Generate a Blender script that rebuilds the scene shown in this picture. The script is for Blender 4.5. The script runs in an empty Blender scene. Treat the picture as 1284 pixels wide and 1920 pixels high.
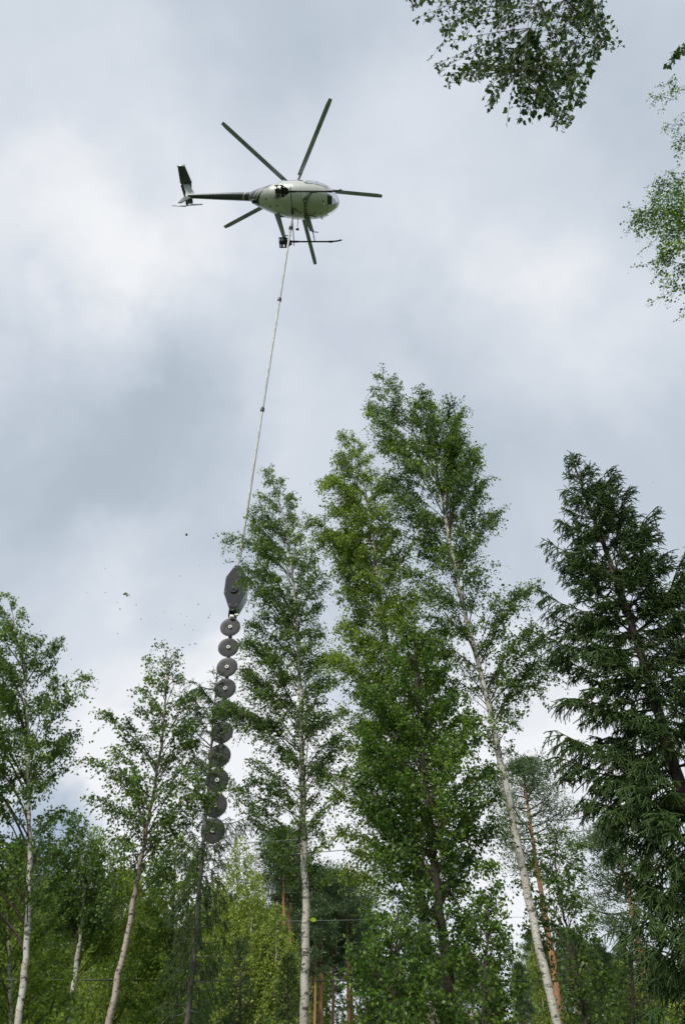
import bpy, bmesh, math
import numpy as np
from mathutils import Vector

sc = bpy.context.scene
R_ = math.radians
# ------------------------------------------------------------------ camera
PITCH = R_(38.5); CAM = np.array([0, 0, 1.6]); FP = 1280.0
cam = bpy.data.cameras.new('camera'); co = bpy.data.objects.new('camera', cam); sc.collection.objects.link(co)
co.location = CAM; co.rotation_euler = (math.pi/2 + PITCH, 0, 0)
cam.sensor_fit = 'VERTICAL'; cam.sensor_height = 36; cam.sensor_width = 24; cam.lens = 24
cam.clip_start = 0.05; cam.clip_end = 3000
sc.camera = co
sc.view_settings.view_transform = 'Standard'; sc.view_settings.look = 'None'
sc.view_settings.exposure = 0.22; sc.view_settings.gamma = 1.0

FW = np.array([0, math.cos(PITCH), math.sin(PITCH)]); UP = np.array([0, -math.sin(PITCH), math.cos(PITCH)]); RT = np.array([1, 0, 0])
def ray(px, py):
    d = FW*FP + RT*(px-642) + UP*(960-py); return d/np.linalg.norm(d)
def at(px, py, Y):
    """the point of the vertical plane y=Y that the photo shows at (px,py)"""
    d = ray(px, py); return CAM + d*(Y/d[1])

# ------------------------------------------------------------------ world
SUN_EL, SUN_AZ = R_(42), R_(208)      # azimuth clockwise from +Y : behind the camera, a little to the left
w = bpy.data.worlds.new('World'); sc.world = w; w.use_nodes = True
nt = w.node_tree; N = nt.nodes; Lk = nt.links; N.clear()
def nd(tree, typ, **kw):
    n = tree.nodes.new(typ)
    for k, v in kw.items(): setattr(n, k, v)
    return n
def mth(tree, op, a, b=None, clamp=False):
    n = nd(tree, 'ShaderNodeMath', operation=op, use_clamp=clamp)
    for i, v in enumerate((a, b)):
        if v is None: continue
        if isinstance(v, (int, float)): n.inputs[i].default_value = v
        else: tree.links.new(v, n.inputs[i])
    return n.outputs[0]
sky = nd(nt, 'ShaderNodeTexSky', sky_type='NISHITA'); sky.sun_disc = False
sky.sun_elevation = SUN_EL; sky.sun_rotation = SUN_AZ
skm = nd(nt, 'ShaderNodeVectorMath', operation='SCALE'); Lk.new(sky.outputs[0], skm.inputs[0]); skm.inputs['Scale'].default_value = 0.10
tc = nd(nt, 'ShaderNodeTexCoord')
nv = nd(nt, 'ShaderNodeTexNoise'); nv.inputs['Scale'].default_value = 3.2; nv.inputs['Detail'].default_value = 5; nv.inputs['Roughness'].default_value = .55
Lk.new(tc.outputs['Generated'], nv.inputs['Vector'])
off = nd(nt, 'ShaderNodeVectorMath', operation='SUBTRACT'); Lk.new(nv.outputs['Color'], off.inputs[0]); off.inputs[1].default_value = (.5, .5, .5)
ofs = nd(nt, 'ShaderNodeVectorMath', operation='SCALE'); Lk.new(off.outputs[0], ofs.inputs[0]); ofs.inputs['Scale'].default_value = .42
wd = nd(nt, 'ShaderNodeVectorMath', operation='ADD'); Lk.new(tc.outputs['Generated'], wd.inputs[0]); Lk.new(ofs.outputs[0], wd.inputs[1])
wn = nd(nt, 'ShaderNodeVectorMath', operation='NORMALIZE'); Lk.new(wd.outputs[0], wn.inputs[0])
n1 = nd(nt, 'ShaderNodeTexNoise'); n1.inputs['Scale'].default_value = 2.1; n1.inputs['Detail'].default_value = 7; n1.inputs['Roughness'].default_value = .57; n1.inputs['Distortion'].default_value = .25
Lk.new(tc.outputs['Generated'], n1.inputs['Vector'])
acc = mth(nt, 'MULTIPLY', mth(nt, 'SUBTRACT', n1.outputs[0], .5), 1.0)
acc = mth(nt, 'ADD', acc, .60)
# brighter (+) and darker (-) cloud banks at their directions in the sky: px, py, weight, angular radius (deg)
for px, py, wt, rad in [(90, 330, .20, 11), (60, 560, .20, 8), (330, 430, .12, 9), (800, 330, .20, 8), (900, 400, .12, 7), (560, 620, .10, 9), (1090, 570, .17, 7),
                        (230, 930, -.30, 10), (80, 860, -.16, 9), (410, 1080, -.26, 5), (300, 1110, .22, 6), (100, 1150, .12, 6), (230, 1330, -.20, 6),
                        (900, 480, -.14, 8), (1100, 320, -.18, 8), (1080, 860, -.24, 10), (500, 760, -.18, 7), (330, 30, -.04, 9), (120, 60, -.10, 10), (1180, 60, -.12, 10),
                        (960, 1260, .32, 6), (420, 1540, .50, 9), (120, 1500, .24, 8), (700, 1650, .34, 10), (1100, 1620, .30, 9), (640, 1100, -.05, 12), (560, 830, .1, 5), (1030, 640, .12, 6)]:
    d = ray(px, py)
    dt = nd(nt, 'ShaderNodeVectorMath', operation='DOT_PRODUCT'); Lk.new(wn.outputs[0], dt.inputs[0]); dt.inputs[1].default_value = tuple(d)
    mr = nd(nt, 'ShaderNodeMapRange', interpolation_type='SMOOTHERSTEP'); Lk.new(dt.outputs['Value'], mr.inputs['Value'])
    mr.inputs['From Min'].default_value = math.cos(R_(rad*1.7)); mr.inputs['From Max'].default_value = 1.0
    mr.inputs['To Min'].default_value = 0; mr.inputs['To Max'].default_value = wt*((.8 if wt > 0 else .62) if py < 1200 else .9)
    acc = mth(nt, 'ADD', acc, mr.outputs[0])
cr = nd(nt, 'ShaderNodeValToRGB'); Lk.new(acc, cr.inputs[0])
cr.color_ramp.elements[0].position = 0.05; cr.color_ramp.elements[0].color = (.37, .44, .51, 1)
cr.color_ramp.elements[1].position = 1.0; cr.color_ramp.elements[1].color = (.90, .915, .94, 1)
for p_, c_ in ((.35, (.47, .545, .62)), (.58, (.595, .655, .735)), (.78, (.705, .75, .815))):
    e = cr.color_ramp.elements.new(p_); e.color = (*c_, 1)
# a blue hole low on the left
hole = nd(nt, 'ShaderNodeVectorMath', operation='DOT_PRODUCT'); Lk.new(wn.outputs[0], hole.inputs[0]); hole.inputs[1].default_value = tuple(ray(140, 1610))
hm = nd(nt, 'ShaderNodeMapRange', interpolation_type='SMOOTHSTEP'); Lk.new(hole.outputs['Value'], hm.inputs['Value'])
hm.inputs['From Min'].default_value = math.cos(R_(6)); hm.inputs['From Max'].default_value = math.cos(R_(2)); hm.inputs['To Max'].default_value = .75
mx = nd(nt, 'ShaderNodeMix', data_type='RGBA'); Lk.new(hm.outputs[0], mx.inputs['Factor'])
veil = nd(nt, 'ShaderNodeMix', data_type='RGBA'); veil.inputs['Factor'].default_value = .94
Lk.new(skm.outputs[0], veil.inputs['A']); Lk.new(cr.outputs[0], veil.inputs['B'])
Lk.new(veil.outputs['Result'], mx.inputs['A']); Lk.new(skm.outputs[0], mx.inputs['B'])
bg = nd(nt, 'ShaderNodeBackground'); Lk.new(mx.outputs['Result'], bg.inputs[0]); bg.inputs[1].default_value = 0.89
wo = nd(nt, 'ShaderNodeOutputWorld'); Lk.new(bg.outputs[0], wo.inputs[0])

sun = bpy.data.lights.new('sun', 'SUN'); sun.energy = 3.2; sun.angle = R_(12); sun.color = (1, .95, .86)
so = bpy.data.objects.new('sun', sun); sc.collection.objects.link(so)
sd = Vector((math.sin(SUN_AZ)*math.cos(SUN_EL), math.cos(SUN_AZ)*math.cos(SUN_EL), math.sin(SUN_EL)))
so.rotation_euler = sd.to_track_quat('Z', 'Y').to_euler(); so.location = (0, -20, 60)

# ------------------------------------------------------------------ materials
def mat(name, col, rough=.6, metal=0., var=.15, scale=8., coat=0., spec=.5, bump=0.):
    m = bpy.data.materials.new(name); m.use_nodes = True; t = m.node_tree; b = t.nodes['Principled BSDF']
    b.inputs['Roughness'].default_value = rough; b.inputs['Metallic'].default_value = metal
    b.inputs['Coat Weight'].default_value = coat; b.inputs['Coat Roughness'].default_value = .04
    b.inputs['Specular IOR Level'].default_value = spec
    tc = nd(t, 'ShaderNodeTexCoord'); n = nd(t, 'ShaderNodeTexNoise'); n.inputs['Scale'].default_value = scale; n.inputs['Detail'].default_value = 5
    t.links.new(tc.outputs['Object'], n.inputs['Vector'])
    r = nd(t, 'ShaderNodeValToRGB'); t.links.new(n.outputs[0], r.inputs[0])
    r.color_ramp.elements[0].position = .3; r.color_ramp.elements[1].position = .7
    r.color_ramp.elements[0].color = tuple(c*(1-var) for c in col)+(1,); r.color_ramp.elements[1].color = tuple(min(1, c*(1+var)) for c in col)+(1,)
    t.links.new(r.outputs[0], b.inputs['Base Color'])
    if bump:
        bp = nd(t, 'ShaderNodeBump'); bp.inputs['Strength'].default_value = bump; bp.inputs['Distance'].default_value = .01
        t.links.new(n.outputs[0], bp.inputs['Height']); t.links.new(bp.outputs[0], b.inputs['Normal'])
    return m

def leaf_mat(name, dark, mid, light, trans=.45, rough=.44, spec=.36):
    m = bpy.data.materials.new(name); m.use_nodes = True; t = m.node_tree; b = t.nodes['Principled BSDF']; out = t.nodes['Material Output']
    b.inputs['Roughness'].default_value = rough; b.inputs['Specular IOR Level'].default_value = spec
    a = nd(t, 'ShaderNodeAttribute', attribute_name='tint')
    r = nd(t, 'ShaderNodeValToRGB'); t.links.new(a.outputs['Fac'], r.inputs[0])
    r.color_ramp.elements[0].position = 0.0; r.color_ramp.elements[0].color = (*dark, 1)
    r.color_ramp.elements[1].position = 1.0; r.color_ramp.elements[1].color = (*light, 1)
    e = r.color_ramp.elements.new(.5); e.color = (*mid, 1)
    t.links.new(r.outputs[0], b.inputs['Base Color'])
    tr = nd(t, 'ShaderNodeBsdfTranslucent')
    g = nd(t, 'ShaderNodeMix', data_type='RGBA', blend_type='MULTIPLY'); g.inputs['Factor'].default_value = 1
    t.links.new(r.outputs[0], g.inputs['A']); g.inputs['B'].default_value = (1.85, 2.0, .68, 1); t.links.new(g.outputs['Result'], tr.inputs[0])
    ms = nd(t, 'ShaderNodeMixShader'); ms.inputs[0].default_value = trans
    t.links.new(b.outputs[0], ms.inputs[1]); t.links.new(tr.outputs[0], ms.inputs[2]); t.links.new(ms.outputs[0], out.inputs[0])
    return m

def bark_birch(name, white=(.56, .55, .52), darkness=.5):
    m = bpy.data.materials.new(name); m.use_nodes = True; t = m.node_tree; b = t.nodes['Principled BSDF']
    b.inputs['Roughness'].default_value = .7
    tc = nd(t, 'ShaderNodeTexCoord')
    def noise(sx, sz, det=4, rough=.5):
        mp = nd(t, 'ShaderNodeMapping'); mp.inputs['Scale'].default_value = (sx, sx, sz); t.links.new(tc.outputs['Object'], mp.inputs[0])
        n = nd(t, 'ShaderNodeTexNoise'); n.inputs['Scale'].default_value = 1; n.inputs['Detail'].default_value = det; n.inputs['Roughness'].default_value = rough
        t.links.new(mp.outputs[0], n.inputs['Vector']); return n.outputs[0]
    def thr(v, a, c):
        r = nd(t, 'ShaderNodeMapRange', interpolation_type='SMOOTHSTEP'); t.links.new(v, r.inputs['Value']); r.inputs['From Min'].default_value = a; r.inputs['From Max'].default_value = c
        return r.outputs[0]
    marks = thr(noise(7, 13, 5, .65), .55, .62)          # dark bands
    lent = thr(noise(14, 60, 3, .6), .58, .64)          # thin horizontal lenticels
    big = thr(noise(4, 1.6, 4), .38, .66)               # grey / pink patches
    big2 = thr(noise(3.2, 5.5, 5, .7), .60, .64); marks = mth(t, 'MAXIMUM', marks, big2)
    c1 = nd(t, 'ShaderNodeMix', data_type='RGBA'); t.links.new(big, c1.inputs['Factor'])
    c1.inputs['A'].default_value = (*white, 1); c1.inputs['B'].default_value = (white[0]*.72, white[1]*.68, white[2]*.62, 1)
    mk = mth(t, 'MAXIMUM', marks, mth(t, 'MULTIPLY', lent, .7)); mk = mth(t, 'MULTIPLY', mk, .6+darkness*.6, True)
    c2 = nd(t, 'ShaderNodeMix', data_type='RGBA'); t.links.new(mk, c2.inputs['Factor']); t.links.new(c1.outputs['Result'], c2.inputs['A']); c2.inputs['B'].default_value = (.035, .03, .028, 1)
    t.links.new(c2.outputs['Result'], b.inputs['Base Color'])
    bp = nd(t, 'ShaderNodeBump'); bp.inputs['Strength'].default_value = .5; bp.inputs['Distance'].default_value = .02; bp.invert = True
    t.links.new(mk, bp.inputs['Height']); t.links.new(bp.outputs[0], b.inputs['Normal'])
    return m

def bark_pine():
    m = bpy.data.materials.new('pine_bark'); m.use_nodes = True; t = m.node_tree; b = t.nodes['Principled BSDF']; b.inputs['Roughness'].default_value = .85
    tc = nd(t, 'ShaderNodeTexCoord'); sx = nd(t, 'ShaderNodeSeparateXYZ'); t.links.new(tc.outputs['Object'], sx.inputs[0])
    n = nd(t, 'ShaderNodeTexNoise'); n.inputs['Scale'].default_value = 7; n.inputs['Detail'].default_value = 6; t.links.new(tc.outputs['Object'], n.inputs['Vector'])
    z = mth(t, 'ADD', mth(t, 'MULTIPLY', sx.outputs['Z'], .12), mth(t, 'MULTIPLY', n.outputs[0], .9))
    r = nd(t, 'ShaderNodeValToRGB'); t.links.new(z, r.inputs[0])
    r.color_ramp.elements[0].position = .35; r.color_ramp.elements[0].color = (.09, .055, .04, 1)
    r.color_ramp.elements[1].position = .95; r.color_ramp.elements[1].color = (.36, .17, .09, 1)
    t.links.new(r.outputs[0], b.inputs['Base Color']); return m

M = {}
M['birch'] = bark_birch('birch_bark'); M['birch_pink'] = bark_birch('pinkish_birch_bark', (.36, .30, .26), .6); M['birch_young'] = bark_birch('young_birch_bark', (.55, .55, .5), .3)
M['dark_bark'] = mat('dark_bark', (.045, .036, .03), .9, var=.5, scale=14, bump=.6)
M['twig'] = mat('twig_bark', (.06, .04, .03), .8, var=.3)
M['pine_bark'] = bark_pine()
M['spruce_bark'] = mat('spruce_bark', (.055, .042, .036), .9, var=.5, scale=12, bump=.7)
M['grey_wood'] = mat('grey_dead_bark', (.10, .095, .085), .9, var=.35, scale=12, bump=.5)
M['leaf'] = leaf_mat('birch_leaf', (.030, .064, .020), (.072, .128, .034), (.21, .30, .075))
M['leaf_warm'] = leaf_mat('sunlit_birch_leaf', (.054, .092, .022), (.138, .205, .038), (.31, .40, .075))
M['leaf_deep'] = leaf_mat('alder_leaf', (.030, .070, .016), (.074, .142, .028), (.20, .30, .055))
M['leaf_silhouette'] = leaf_mat('silhouette_birch_leaf', (.022, .044, .014), (.040, .072, .022), (.08, .12, .035), trans=.3, spec=.15)  # birch leaf darkened for the overhang; its shade against the sky is in the colour
M['leaf_bright'] = leaf_mat('weeping_birch_leaf', (.12, .175, .035), (.21, .275, .055), (.34, .40, .09), trans=.4)
M['needle'] = leaf_mat('spruce_needle', (.022, .048, .012), (.052, .098, .022), (.15, .21, .04), trans=.1)
M['needle_pine'] = leaf_mat('pine_needle', (.05, .09, .045), (.08, .13, .055), (.13, .18, .07), trans=.15)
M['yellow_leaf'] = leaf_mat('yellow_leaf', (.4, .5, .04), (.45, .55, .05), (.5, .6, .06))

# ------------------------------------------------------------------ mesh helpers
class Acc:
    def __init__(s): s.v = []; s.f = []; s.mi = []; s.t = []; s.n = 0
    def add(s, v, f, mi=0, tint=None):
        v = np.asarray(v, float); f = np.asarray(f, int)
        s.v.append(v); s.f.append(f+s.n); s.mi.append(np.full(len(f), mi)); s.t.append(np.full(len(v), .5) if tint is None else np.asarray(tint, float)); s.n += len(v)
    def build(s, name, mats, parent=None, origin=(0, 0, 0), smooth=True):
        v = np.concatenate(s.v) - np.asarray(origin)
        me = bpy.data.meshes.new(name)
        tot = sum(len(f) for f in s.f); loops = sum(f.size for f in s.f)
        me.vertices.add(len(v)); me.vertices.foreach_set('co', v.ravel().astype(np.float32))
        me.loops.add(loops); me.polygons.add(tot)
        me.loops.foreach_set('vertex_index', np.concatenate([f.ravel() for f in s.f]).astype(np.int32))
        ls = np.concatenate([np.full(len(f), f.shape[1]) for f in s.f]); st = np.concatenate([[0], np.cumsum(ls)[:-1]])
        me.polygons.foreach_set('loop_start', st.astype(np.int32))
        me.polygons.foreach_set('material_index', np.concatenate(s.mi).astype(np.int32))
        at_ = me.attributes.new('tint', 'FLOAT', 'POINT'); at_.data.foreach_set('value', np.concatenate(s.t).astype(np.float32))
        for m in (mats if isinstance(mats, (list, tuple)) else [mats]): me.materials.append(m)
        me.update(calc_edges=True); me.validate()
        if smooth: me.polygons.foreach_set('use_smooth', np.ones(len(me.polygons), bool))
        o = bpy.data.objects.new(name, me); sc.collection.objects.link(o)
        if parent: o.parent = parent
        return o

def tubes(acc, P, rad, sides=3, mi=0):
    """P (n,K,3) centre lines, rad (n,K)"""
    P = np.asarray(P, float); rad = np.asarray(rad, float); n, K, _ = P.shape
    T = np.gradient(P, axis=1); T /= np.linalg.norm(T, axis=2, keepdims=True)+1e-9
    ref = np.where(np.abs(T[:, :1, 2:3]) > .8, np.array([1., 0, 0]), np.array([0, 0, 1.]))
    ref = np.broadcast_to(ref, T.shape)
    A = np.cross(T, ref); A /= np.linalg.norm(A, axis=2, keepdims=True)+1e-9; B = np.cross(T, A)
    an = np.arange(sides)*2*np.pi/sides
    V = P[:, :, None] + rad[:, :, None, None]*(np.cos(an)[None, None, :, None]*A[:, :, None]+np.sin(an)[None, None, :, None]*B[:, :, None])
    idx = np.arange(n*K*sides).reshape(n, K, sides)
    a = idx[:, :-1]; b = np.roll(a, -1, 2); c = np.roll(idx[:, 1:], -1, 2); d = idx[:, 1:]
    acc.add(V.reshape(-1, 3), np.stack([a, b, c, d], -1).reshape(-1, 4), mi)

def unit(a): return a/(np.linalg.norm(a, axis=-1, keepdims=True)+1e-9)
def leaves(acc, pos, axis, size, tint, rng, ratio=.72, mi=1):
    n = len(pos); axis = unit(axis); r = unit(rng.normal(size=(n, 3))); side = unit(np.cross(axis, r)); nor = np.cross(axis, side)
    s = size[:, None]
    b = pos; l = pos+axis*s*.42+side*s*ratio*.5+nor*s*.06; t = pos+axis*s; q = pos+axis*s*.42-side*s*ratio*.5+nor*s*.06
    V = np.stack([b, l, t, q], 1).reshape(-1, 3); f = np.arange(4*n).reshape(n, 4)
    acc.add(V, f, mi, np.repeat(tint, 4))

def thing(name, label, cat, loc=(0, 0, 0), group=None):
    o = bpy.data.objects.new(name, None); sc.collection.objects.link(o); o.location = loc; o.empty_display_size = .2
    o['label'] = label; o['category'] = cat
    if group: o['group'] = group
    return o
def tag(o, label, cat, group=None):
    o['label'] = label; o['category'] = cat
    if group: o['group'] = group
    return o
def interp3(P, s):
    P = np.asarray(P, float); d = np.concatenate([[0], np.cumsum(np.linalg.norm(np.diff(P, axis=0), axis=1))]); d /= d[-1]
    return np.stack([np.interp(s, d, P[:, i]) for i in range(3)], -1)
def smooth_line(P, k=40):
    P = np.asarray(P, float); q = interp3(P, np.linspace(0, 1, k))
    for _ in range(2): q[1:-1] = (q[:-2]+2*q[1:-1]+q[2:])/4
    return q

def trunk_mesh(parent, P, r0, m, base, rtop=.008, sides=12, k=60, rng=None, power=.85):
    a = Acc(); q = smooth_line(P, k); s = np.linspace(0, 1, k)
    rad = (r0-rtop)*(1-s)**power+rtop
    rad *= 1+.25*np.exp(-(q[:, 2]-q[0, 2])/.35)
    if rng is not None:
        rad *= 1+.05*rng.normal(size=k); q = q + np.concatenate([rng.normal(size=(k, 2))*.008, np.zeros((k, 1))], 1)
    tubes(a, q[None], rad[None], sides)
    return a.build('trunk', m, parent, base), q

# ------------------------------------------------------------------ broadleaved tree
def broadleaf(name, label, trunk, r0, env, rng, nbr=60, dens=14, tlen=.42, lsize=.055, sp=.032, bark='birch', leaf='leaf', wind=-.15, slope=(1.1, 1.7),
              droop=.35, tips=(), group=None, forks=(), rmax=1.0, jitter=.45, weep=.0, cat='birch tree', kids=None, depth=.85, zlow=None):
    """trunk: world points from the ground up; env: rows z, x_left, x_right (world)"""
    trunk = np.asarray(trunk, float); base = trunk[0].copy(); root = thing(name, label, cat, base, group)
    tr, q = trunk_mesh(root, trunk, r0, M[bark], base, rng=rng)
    env = np.asarray(sorted(map(tuple, env)), float)
    z0 = env[0, 0] if zlow is None else zlow; z1 = env[-1, 0]
    acc = Acc()
    ztr = q[:, 2]
    def trunk_at(z):
        return np.stack([np.interp(z, ztr, q[:, 0]), np.interp(z, ztr, q[:, 1]), z], -1)
    zt = z0+(z1-z0)*(np.arange(nbr)+rng.random(nbr))/nbr
    ph = np.arange(nbr)*2.399+rng.random(nbr)*.7
    c, s_ = np.cos(ph), np.sin(ph)
    tc_ = trunk_at(zt)
    xl = np.interp(zt, env[:, 0], env[:, 1]); xr = np.interp(zt, env[:, 0], env[:, 2])
    er = np.maximum(xr-tc_[:, 0], .12); el = np.maximum(tc_[:, 0]-xl, .12)
    ex = np.where(c > 0, er, el); ed = (er+el)/2*depth
    reach = np.sqrt((ex*c)**2+(ed*s_)**2)*(1-jitter*rng.random(nbr)**1.5)*rmax
    hd = np.stack([ex*c, ed*s_, 0*c], -1); hd = unit(hd)
    f = (zt-z0)/(z1-z0); k = slope[0]+(slope[1]-slope[0])*f; k = k*(.8+.4*rng.random(nbr))
    dens = dens*1.5; sp = sp*.56; tlen = tlen*1.15; lsize = lsize*.9
    bz = np.maximum(zt-k*reach, max(z0-1.5, base[2]+.25*(z0-base[2]))+rng.random(nbr)*.5); bz = np.minimum(bz, ztr[-1]-.15)
    B = trunk_at(bz); Tp = tc_+hd*reach[:, None]
    for (tx, ty, tz, kk) in tips:
        b_ = trunk_at(np.array([tz-kk*abs(tx-np.interp(tz, ztr, q[:, 0]))]))
        B = np.vstack([B, b_]); Tp = np.vstack([Tp, [[tx, ty, tz]]]); reach = np.append(reach, np.linalg.norm(Tp[-1, :2]-B[-1, :2]))
    nb = len(B); t = np.linspace(0, 1, 9)
    d = Tp-B; P = B[:, None]+d[:, None]*t[None, :, None]
    P[:, :, 2] = B[:, 2:3]+d[:, 2:3]*(1.45*t-.45*t*t)[None]
    wob = rng.normal(size=(nb, 9, 3))*.035*np.sqrt(reach)[:, None, None]*t[None, :, None]; P = P+np.cumsum(wob, 1)*.5
    L = np.linalg.norm(np.diff(P, axis=1), axis=2).sum(1)
    rb = np.clip(L*.0062+.004, .005, .02)
    tubes(acc, P, rb[:, None]*(1-.8*t[None]), 4)
    # twigs
    cnt = np.maximum((L*dens).astype(int), 4); bi = np.repeat(np.arange(nb), cnt); n = len(bi)
    tt = np.where(rng.random(n) < .88, .22+.78*rng.random(n)**.8, 1.0)
    fi = tt*8; i0 = np.minimum(fi.astype(int), 7); fr = (fi-i0)[:, None]
    Bp = P[bi, i0]*(1-fr)+P[bi, i0+1]*fr; tg = unit(P[bi, i0+1]-P[bi, i0])
    sd_ = unit(np.cross(tg, np.array([0, 0, 1.]))); sg = rng.choice([-1, 1], n)[:, None]
    D = unit(tg*(.55+.5*rng.random((n, 1)))+sd_*sg*(.3+.8*rng.random((n, 1)))+np.stack([0*bi, 0*bi, rng.normal(size=n)*.35], -1)+rng.normal(size=(n, 3))*.22+np.array([wind, 0, 0]))
    ln = tlen*(.45+.8*rng.random(n))*(1.15-.5*tt)*np.clip(L[bi]/1.4, .45, 1.25)
    K = 5; u = np.linspace(0, 1, K)
    def twig_pts(Bp, D, ln, g, u):
        X = Bp[:, None]+D[:, None]*(ln[:, None]*u)[..., None]
        X[:, :, 2] -= (g*ln)[:, None]*u*u; return X
    g = droop*(.5+rng.random(n)); X = twig_pts(Bp, D, ln, g, u)
    tubes(acc, X, np.full((n, K), .0028)*(1.4-u), 3)
    # hanging side twigs
    hang = np.nonzero(rng.random(n) < .55+weep)[0]; th = .3+.7*rng.random(len(hang))
    Hb = Bp[hang]+D[hang]*(ln[hang]*th)[:, None]; Hb[:, 2] -= g[hang]*ln[hang]*th*th
    Hd = unit(D[hang]*.5+rng.normal(size=(len(hang), 3))*.45+np.array([wind*.6, 0, -.25-weep*2])); Hl = (.5+.6*rng.random(len(hang)))*tlen*(.55+weep*1.6)*np.clip(L[bi[hang]]/1.4, .5, 1.2); Hg = droop*1.2*(.5+rng.random(len(hang)))
    X2 = twig_pts(Hb, Hd, Hl, Hg, u); tubes(acc, X2, np.full((len(hang), K), .002), 3)
    bt = np.clip(.5+.24*rng.normal(size=nb), 0, 1)
    for (b0, dd, l0, gg, own) in ((Bp, D, ln, g, bi), (Hb, Hd, Hl, Hg, bi[hang])):
        m = np.maximum((l0/sp).astype(int), 3); oi = np.repeat(np.arange(len(b0)), m); nn = len(oi)
        uu = .08+.92*rng.random(nn); pos = b0[oi]+dd[oi]*(l0[oi]*uu)[:, None]; pos[:, 2] -= gg[oi]*l0[oi]*uu*uu
        pos += rng.normal(size=(nn, 3))*.036
        ax = dd[oi]*.35+rng.normal(size=(nn, 3))*.55+np.array([wind*.5, 0, -.45])
        sz = lsize*(.6+.7*rng.random(nn)); ti = np.clip(bt[own[oi]]*.55+.20+rng.normal(size=nn)*.27, 0, 1)
        leaves(acc, pos, ax, sz, ti, rng)
    acc.build('crown', [M['birch_pink'] if bark.startswith('birch') and False else M['twig'], M[leaf]], root, base)
    return root

def from_px(tpx, D, ground=0.0):
    P = [at(p[0], p[1], D+(p[2] if len(p) > 2 else 0)) for p in tpx]
    d = P[0]-P[1]; t = (ground-P[0][2])/d[2]; b = P[0]+d*t*.8; b[2] = ground-.05
    return [b]+P
def env_px(rows, D):
    out = []
    for (py, l, r) in rows:
        a = at(l, py, D); b = at(r, py, D); out.append((a[2], a[0], b[0]))
    return out
def tips_px(rows, D):
    o = []
    for r in rows:
        p = at(r[0], r[1], D+(r[3] if len(r) > 3 else 0)); o.append((p[0], p[1], p[2], r[2]))
    return o
# ------------------------------------------------------------------ ground (a mown power-line clearing, then forest floor)
def ground():
    n = 90; g = np.linspace(-1, 1, n); gx = np.sign(g)*np.abs(g)**2.2*900; X, Y = np.meshgrid(gx, gx); rng = np.random.default_rng(3)
    Z = .12*np.sin(X*.5+1)*np.cos(Y*.37)*np.clip((np.hypot(X, Y)-2)/8, 0, 1)-.05; a = Acc(); idx = np.arange(n*n).reshape(n, n)
    a.add(np.stack([X, Y, Z], -1).reshape(-1, 3), np.stack([idx[:-1, :-1], idx[:-1, 1:], idx[1:, 1:], idx[1:, :-1]], -1).reshape(-1, 4))
    m = bpy.data.materials.new('meadow_ground'); m.use_nodes = True; t = m.node_tree; b = t.nodes['Principled BSDF']; b.inputs['Roughness'].default_value = .95
    tc = nd(t, 'ShaderNodeTexCoord'); no = nd(t, 'ShaderNodeTexNoise'); no.inputs['Scale'].default_value = .8; no.inputs['Detail'].default_value = 10; no.inputs['Roughness'].default_value = .7
    t.links.new(tc.outputs['Object'], no.inputs['Vector']); r = nd(t, 'ShaderNodeValToRGB'); t.links.new(no.outputs[0], r.inputs[0])
    r.color_ramp.elements[0].position = .35; r.color_ramp.elements[0].color = (.035, .055, .014, 1)
    r.color_ramp.elements[1].position = .65; r.color_ramp.elements[1].color = (.085, .12, .032, 1)
    t.links.new(r.outputs[0], b.inputs['Base Color'])
    o = a.build('ground', m); o['kind'] = 'structure'
ground()

# ------------------------------------------------------------------ helicopter
M['white'] = mat('white_gloss_paint', (.54, .57, .54), .3, var=.05, scale=2.5, coat=.8)
M['boom'] = mat('dark_blue_grey_paint', (.05, .062, .085), .3, var=.15, coat=.5)
M['black'] = mat('black_metal', (.012, .013, .015), .45, var=.3)
M['rotor'] = mat('rotor_blade_grey', (.30, .34, .39), .4, var=.2, scale=3)
M['silver'] = mat('bare_aluminium', (.55, .56, .58), .35, .6, var=.1)
M['strut'] = mat('grey_strut_paint', (.22, .25, .25), .4, var=.15)
M['cabin'] = mat('cabin_dark_fabric', (.02, .022, .026), .9, var=.3)
M['fin'] = mat('fin_light_paint', (.5, .54, .55), .3, var=.08, coat=.5)
M['disc'] = mat('saw_blade_steel', (.027, .028, .031), .45, .1, var=.6, scale=5, spec=.25)
M['hub'] = mat('white_hub', (.75, .75, .72), .4, var=.1)
M['housing'] = mat('charcoal_housing', (.012, .016, .022), .55, var=.18, scale=4, spec=.18)
M['housing_side'] = mat('pale_housing_side', (.42, .46, .48), .5, var=.18, scale=3)
M['pole'] = mat('worn_white_pole', (.50, .51, .50), .55, var=.25, scale=6)
def glass(name, tint):
    m = bpy.data.materials.new(name); m.use_nodes = True; t = m.node_tree; t.nodes.clear(); out = nd(t, 'ShaderNodeOutputMaterial')
    tr = nd(t, 'ShaderNodeBsdfTransparent'); tr.inputs[0].default_value = (*tint, 1); gl = nd(t, 'ShaderNodeBsdfGlossy'); gl.inputs['Roughness'].default_value = .02
    lw = nd(t, 'ShaderNodeLayerWeight'); lw.inputs[0].default_value = .35; n = nd(t, 'ShaderNodeTexNoise'); n.inputs['Scale'].default_value = 3
    fa = mth(t, 'ADD', mth(t, 'MULTIPLY', lw.outputs['Fresnel'], .9), mth(t, 'MULTIPLY', n.outputs[0], .08), True)
    ms = nd(t, 'ShaderNodeMixShader'); t.links.new(fa, ms.inputs[0]); t.links.new(tr.outputs[0], ms.inputs[1]); t.links.new(gl.outputs[0], ms.inputs[2]); t.links.new(ms.outputs[0], out.inputs[0]); return m
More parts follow.
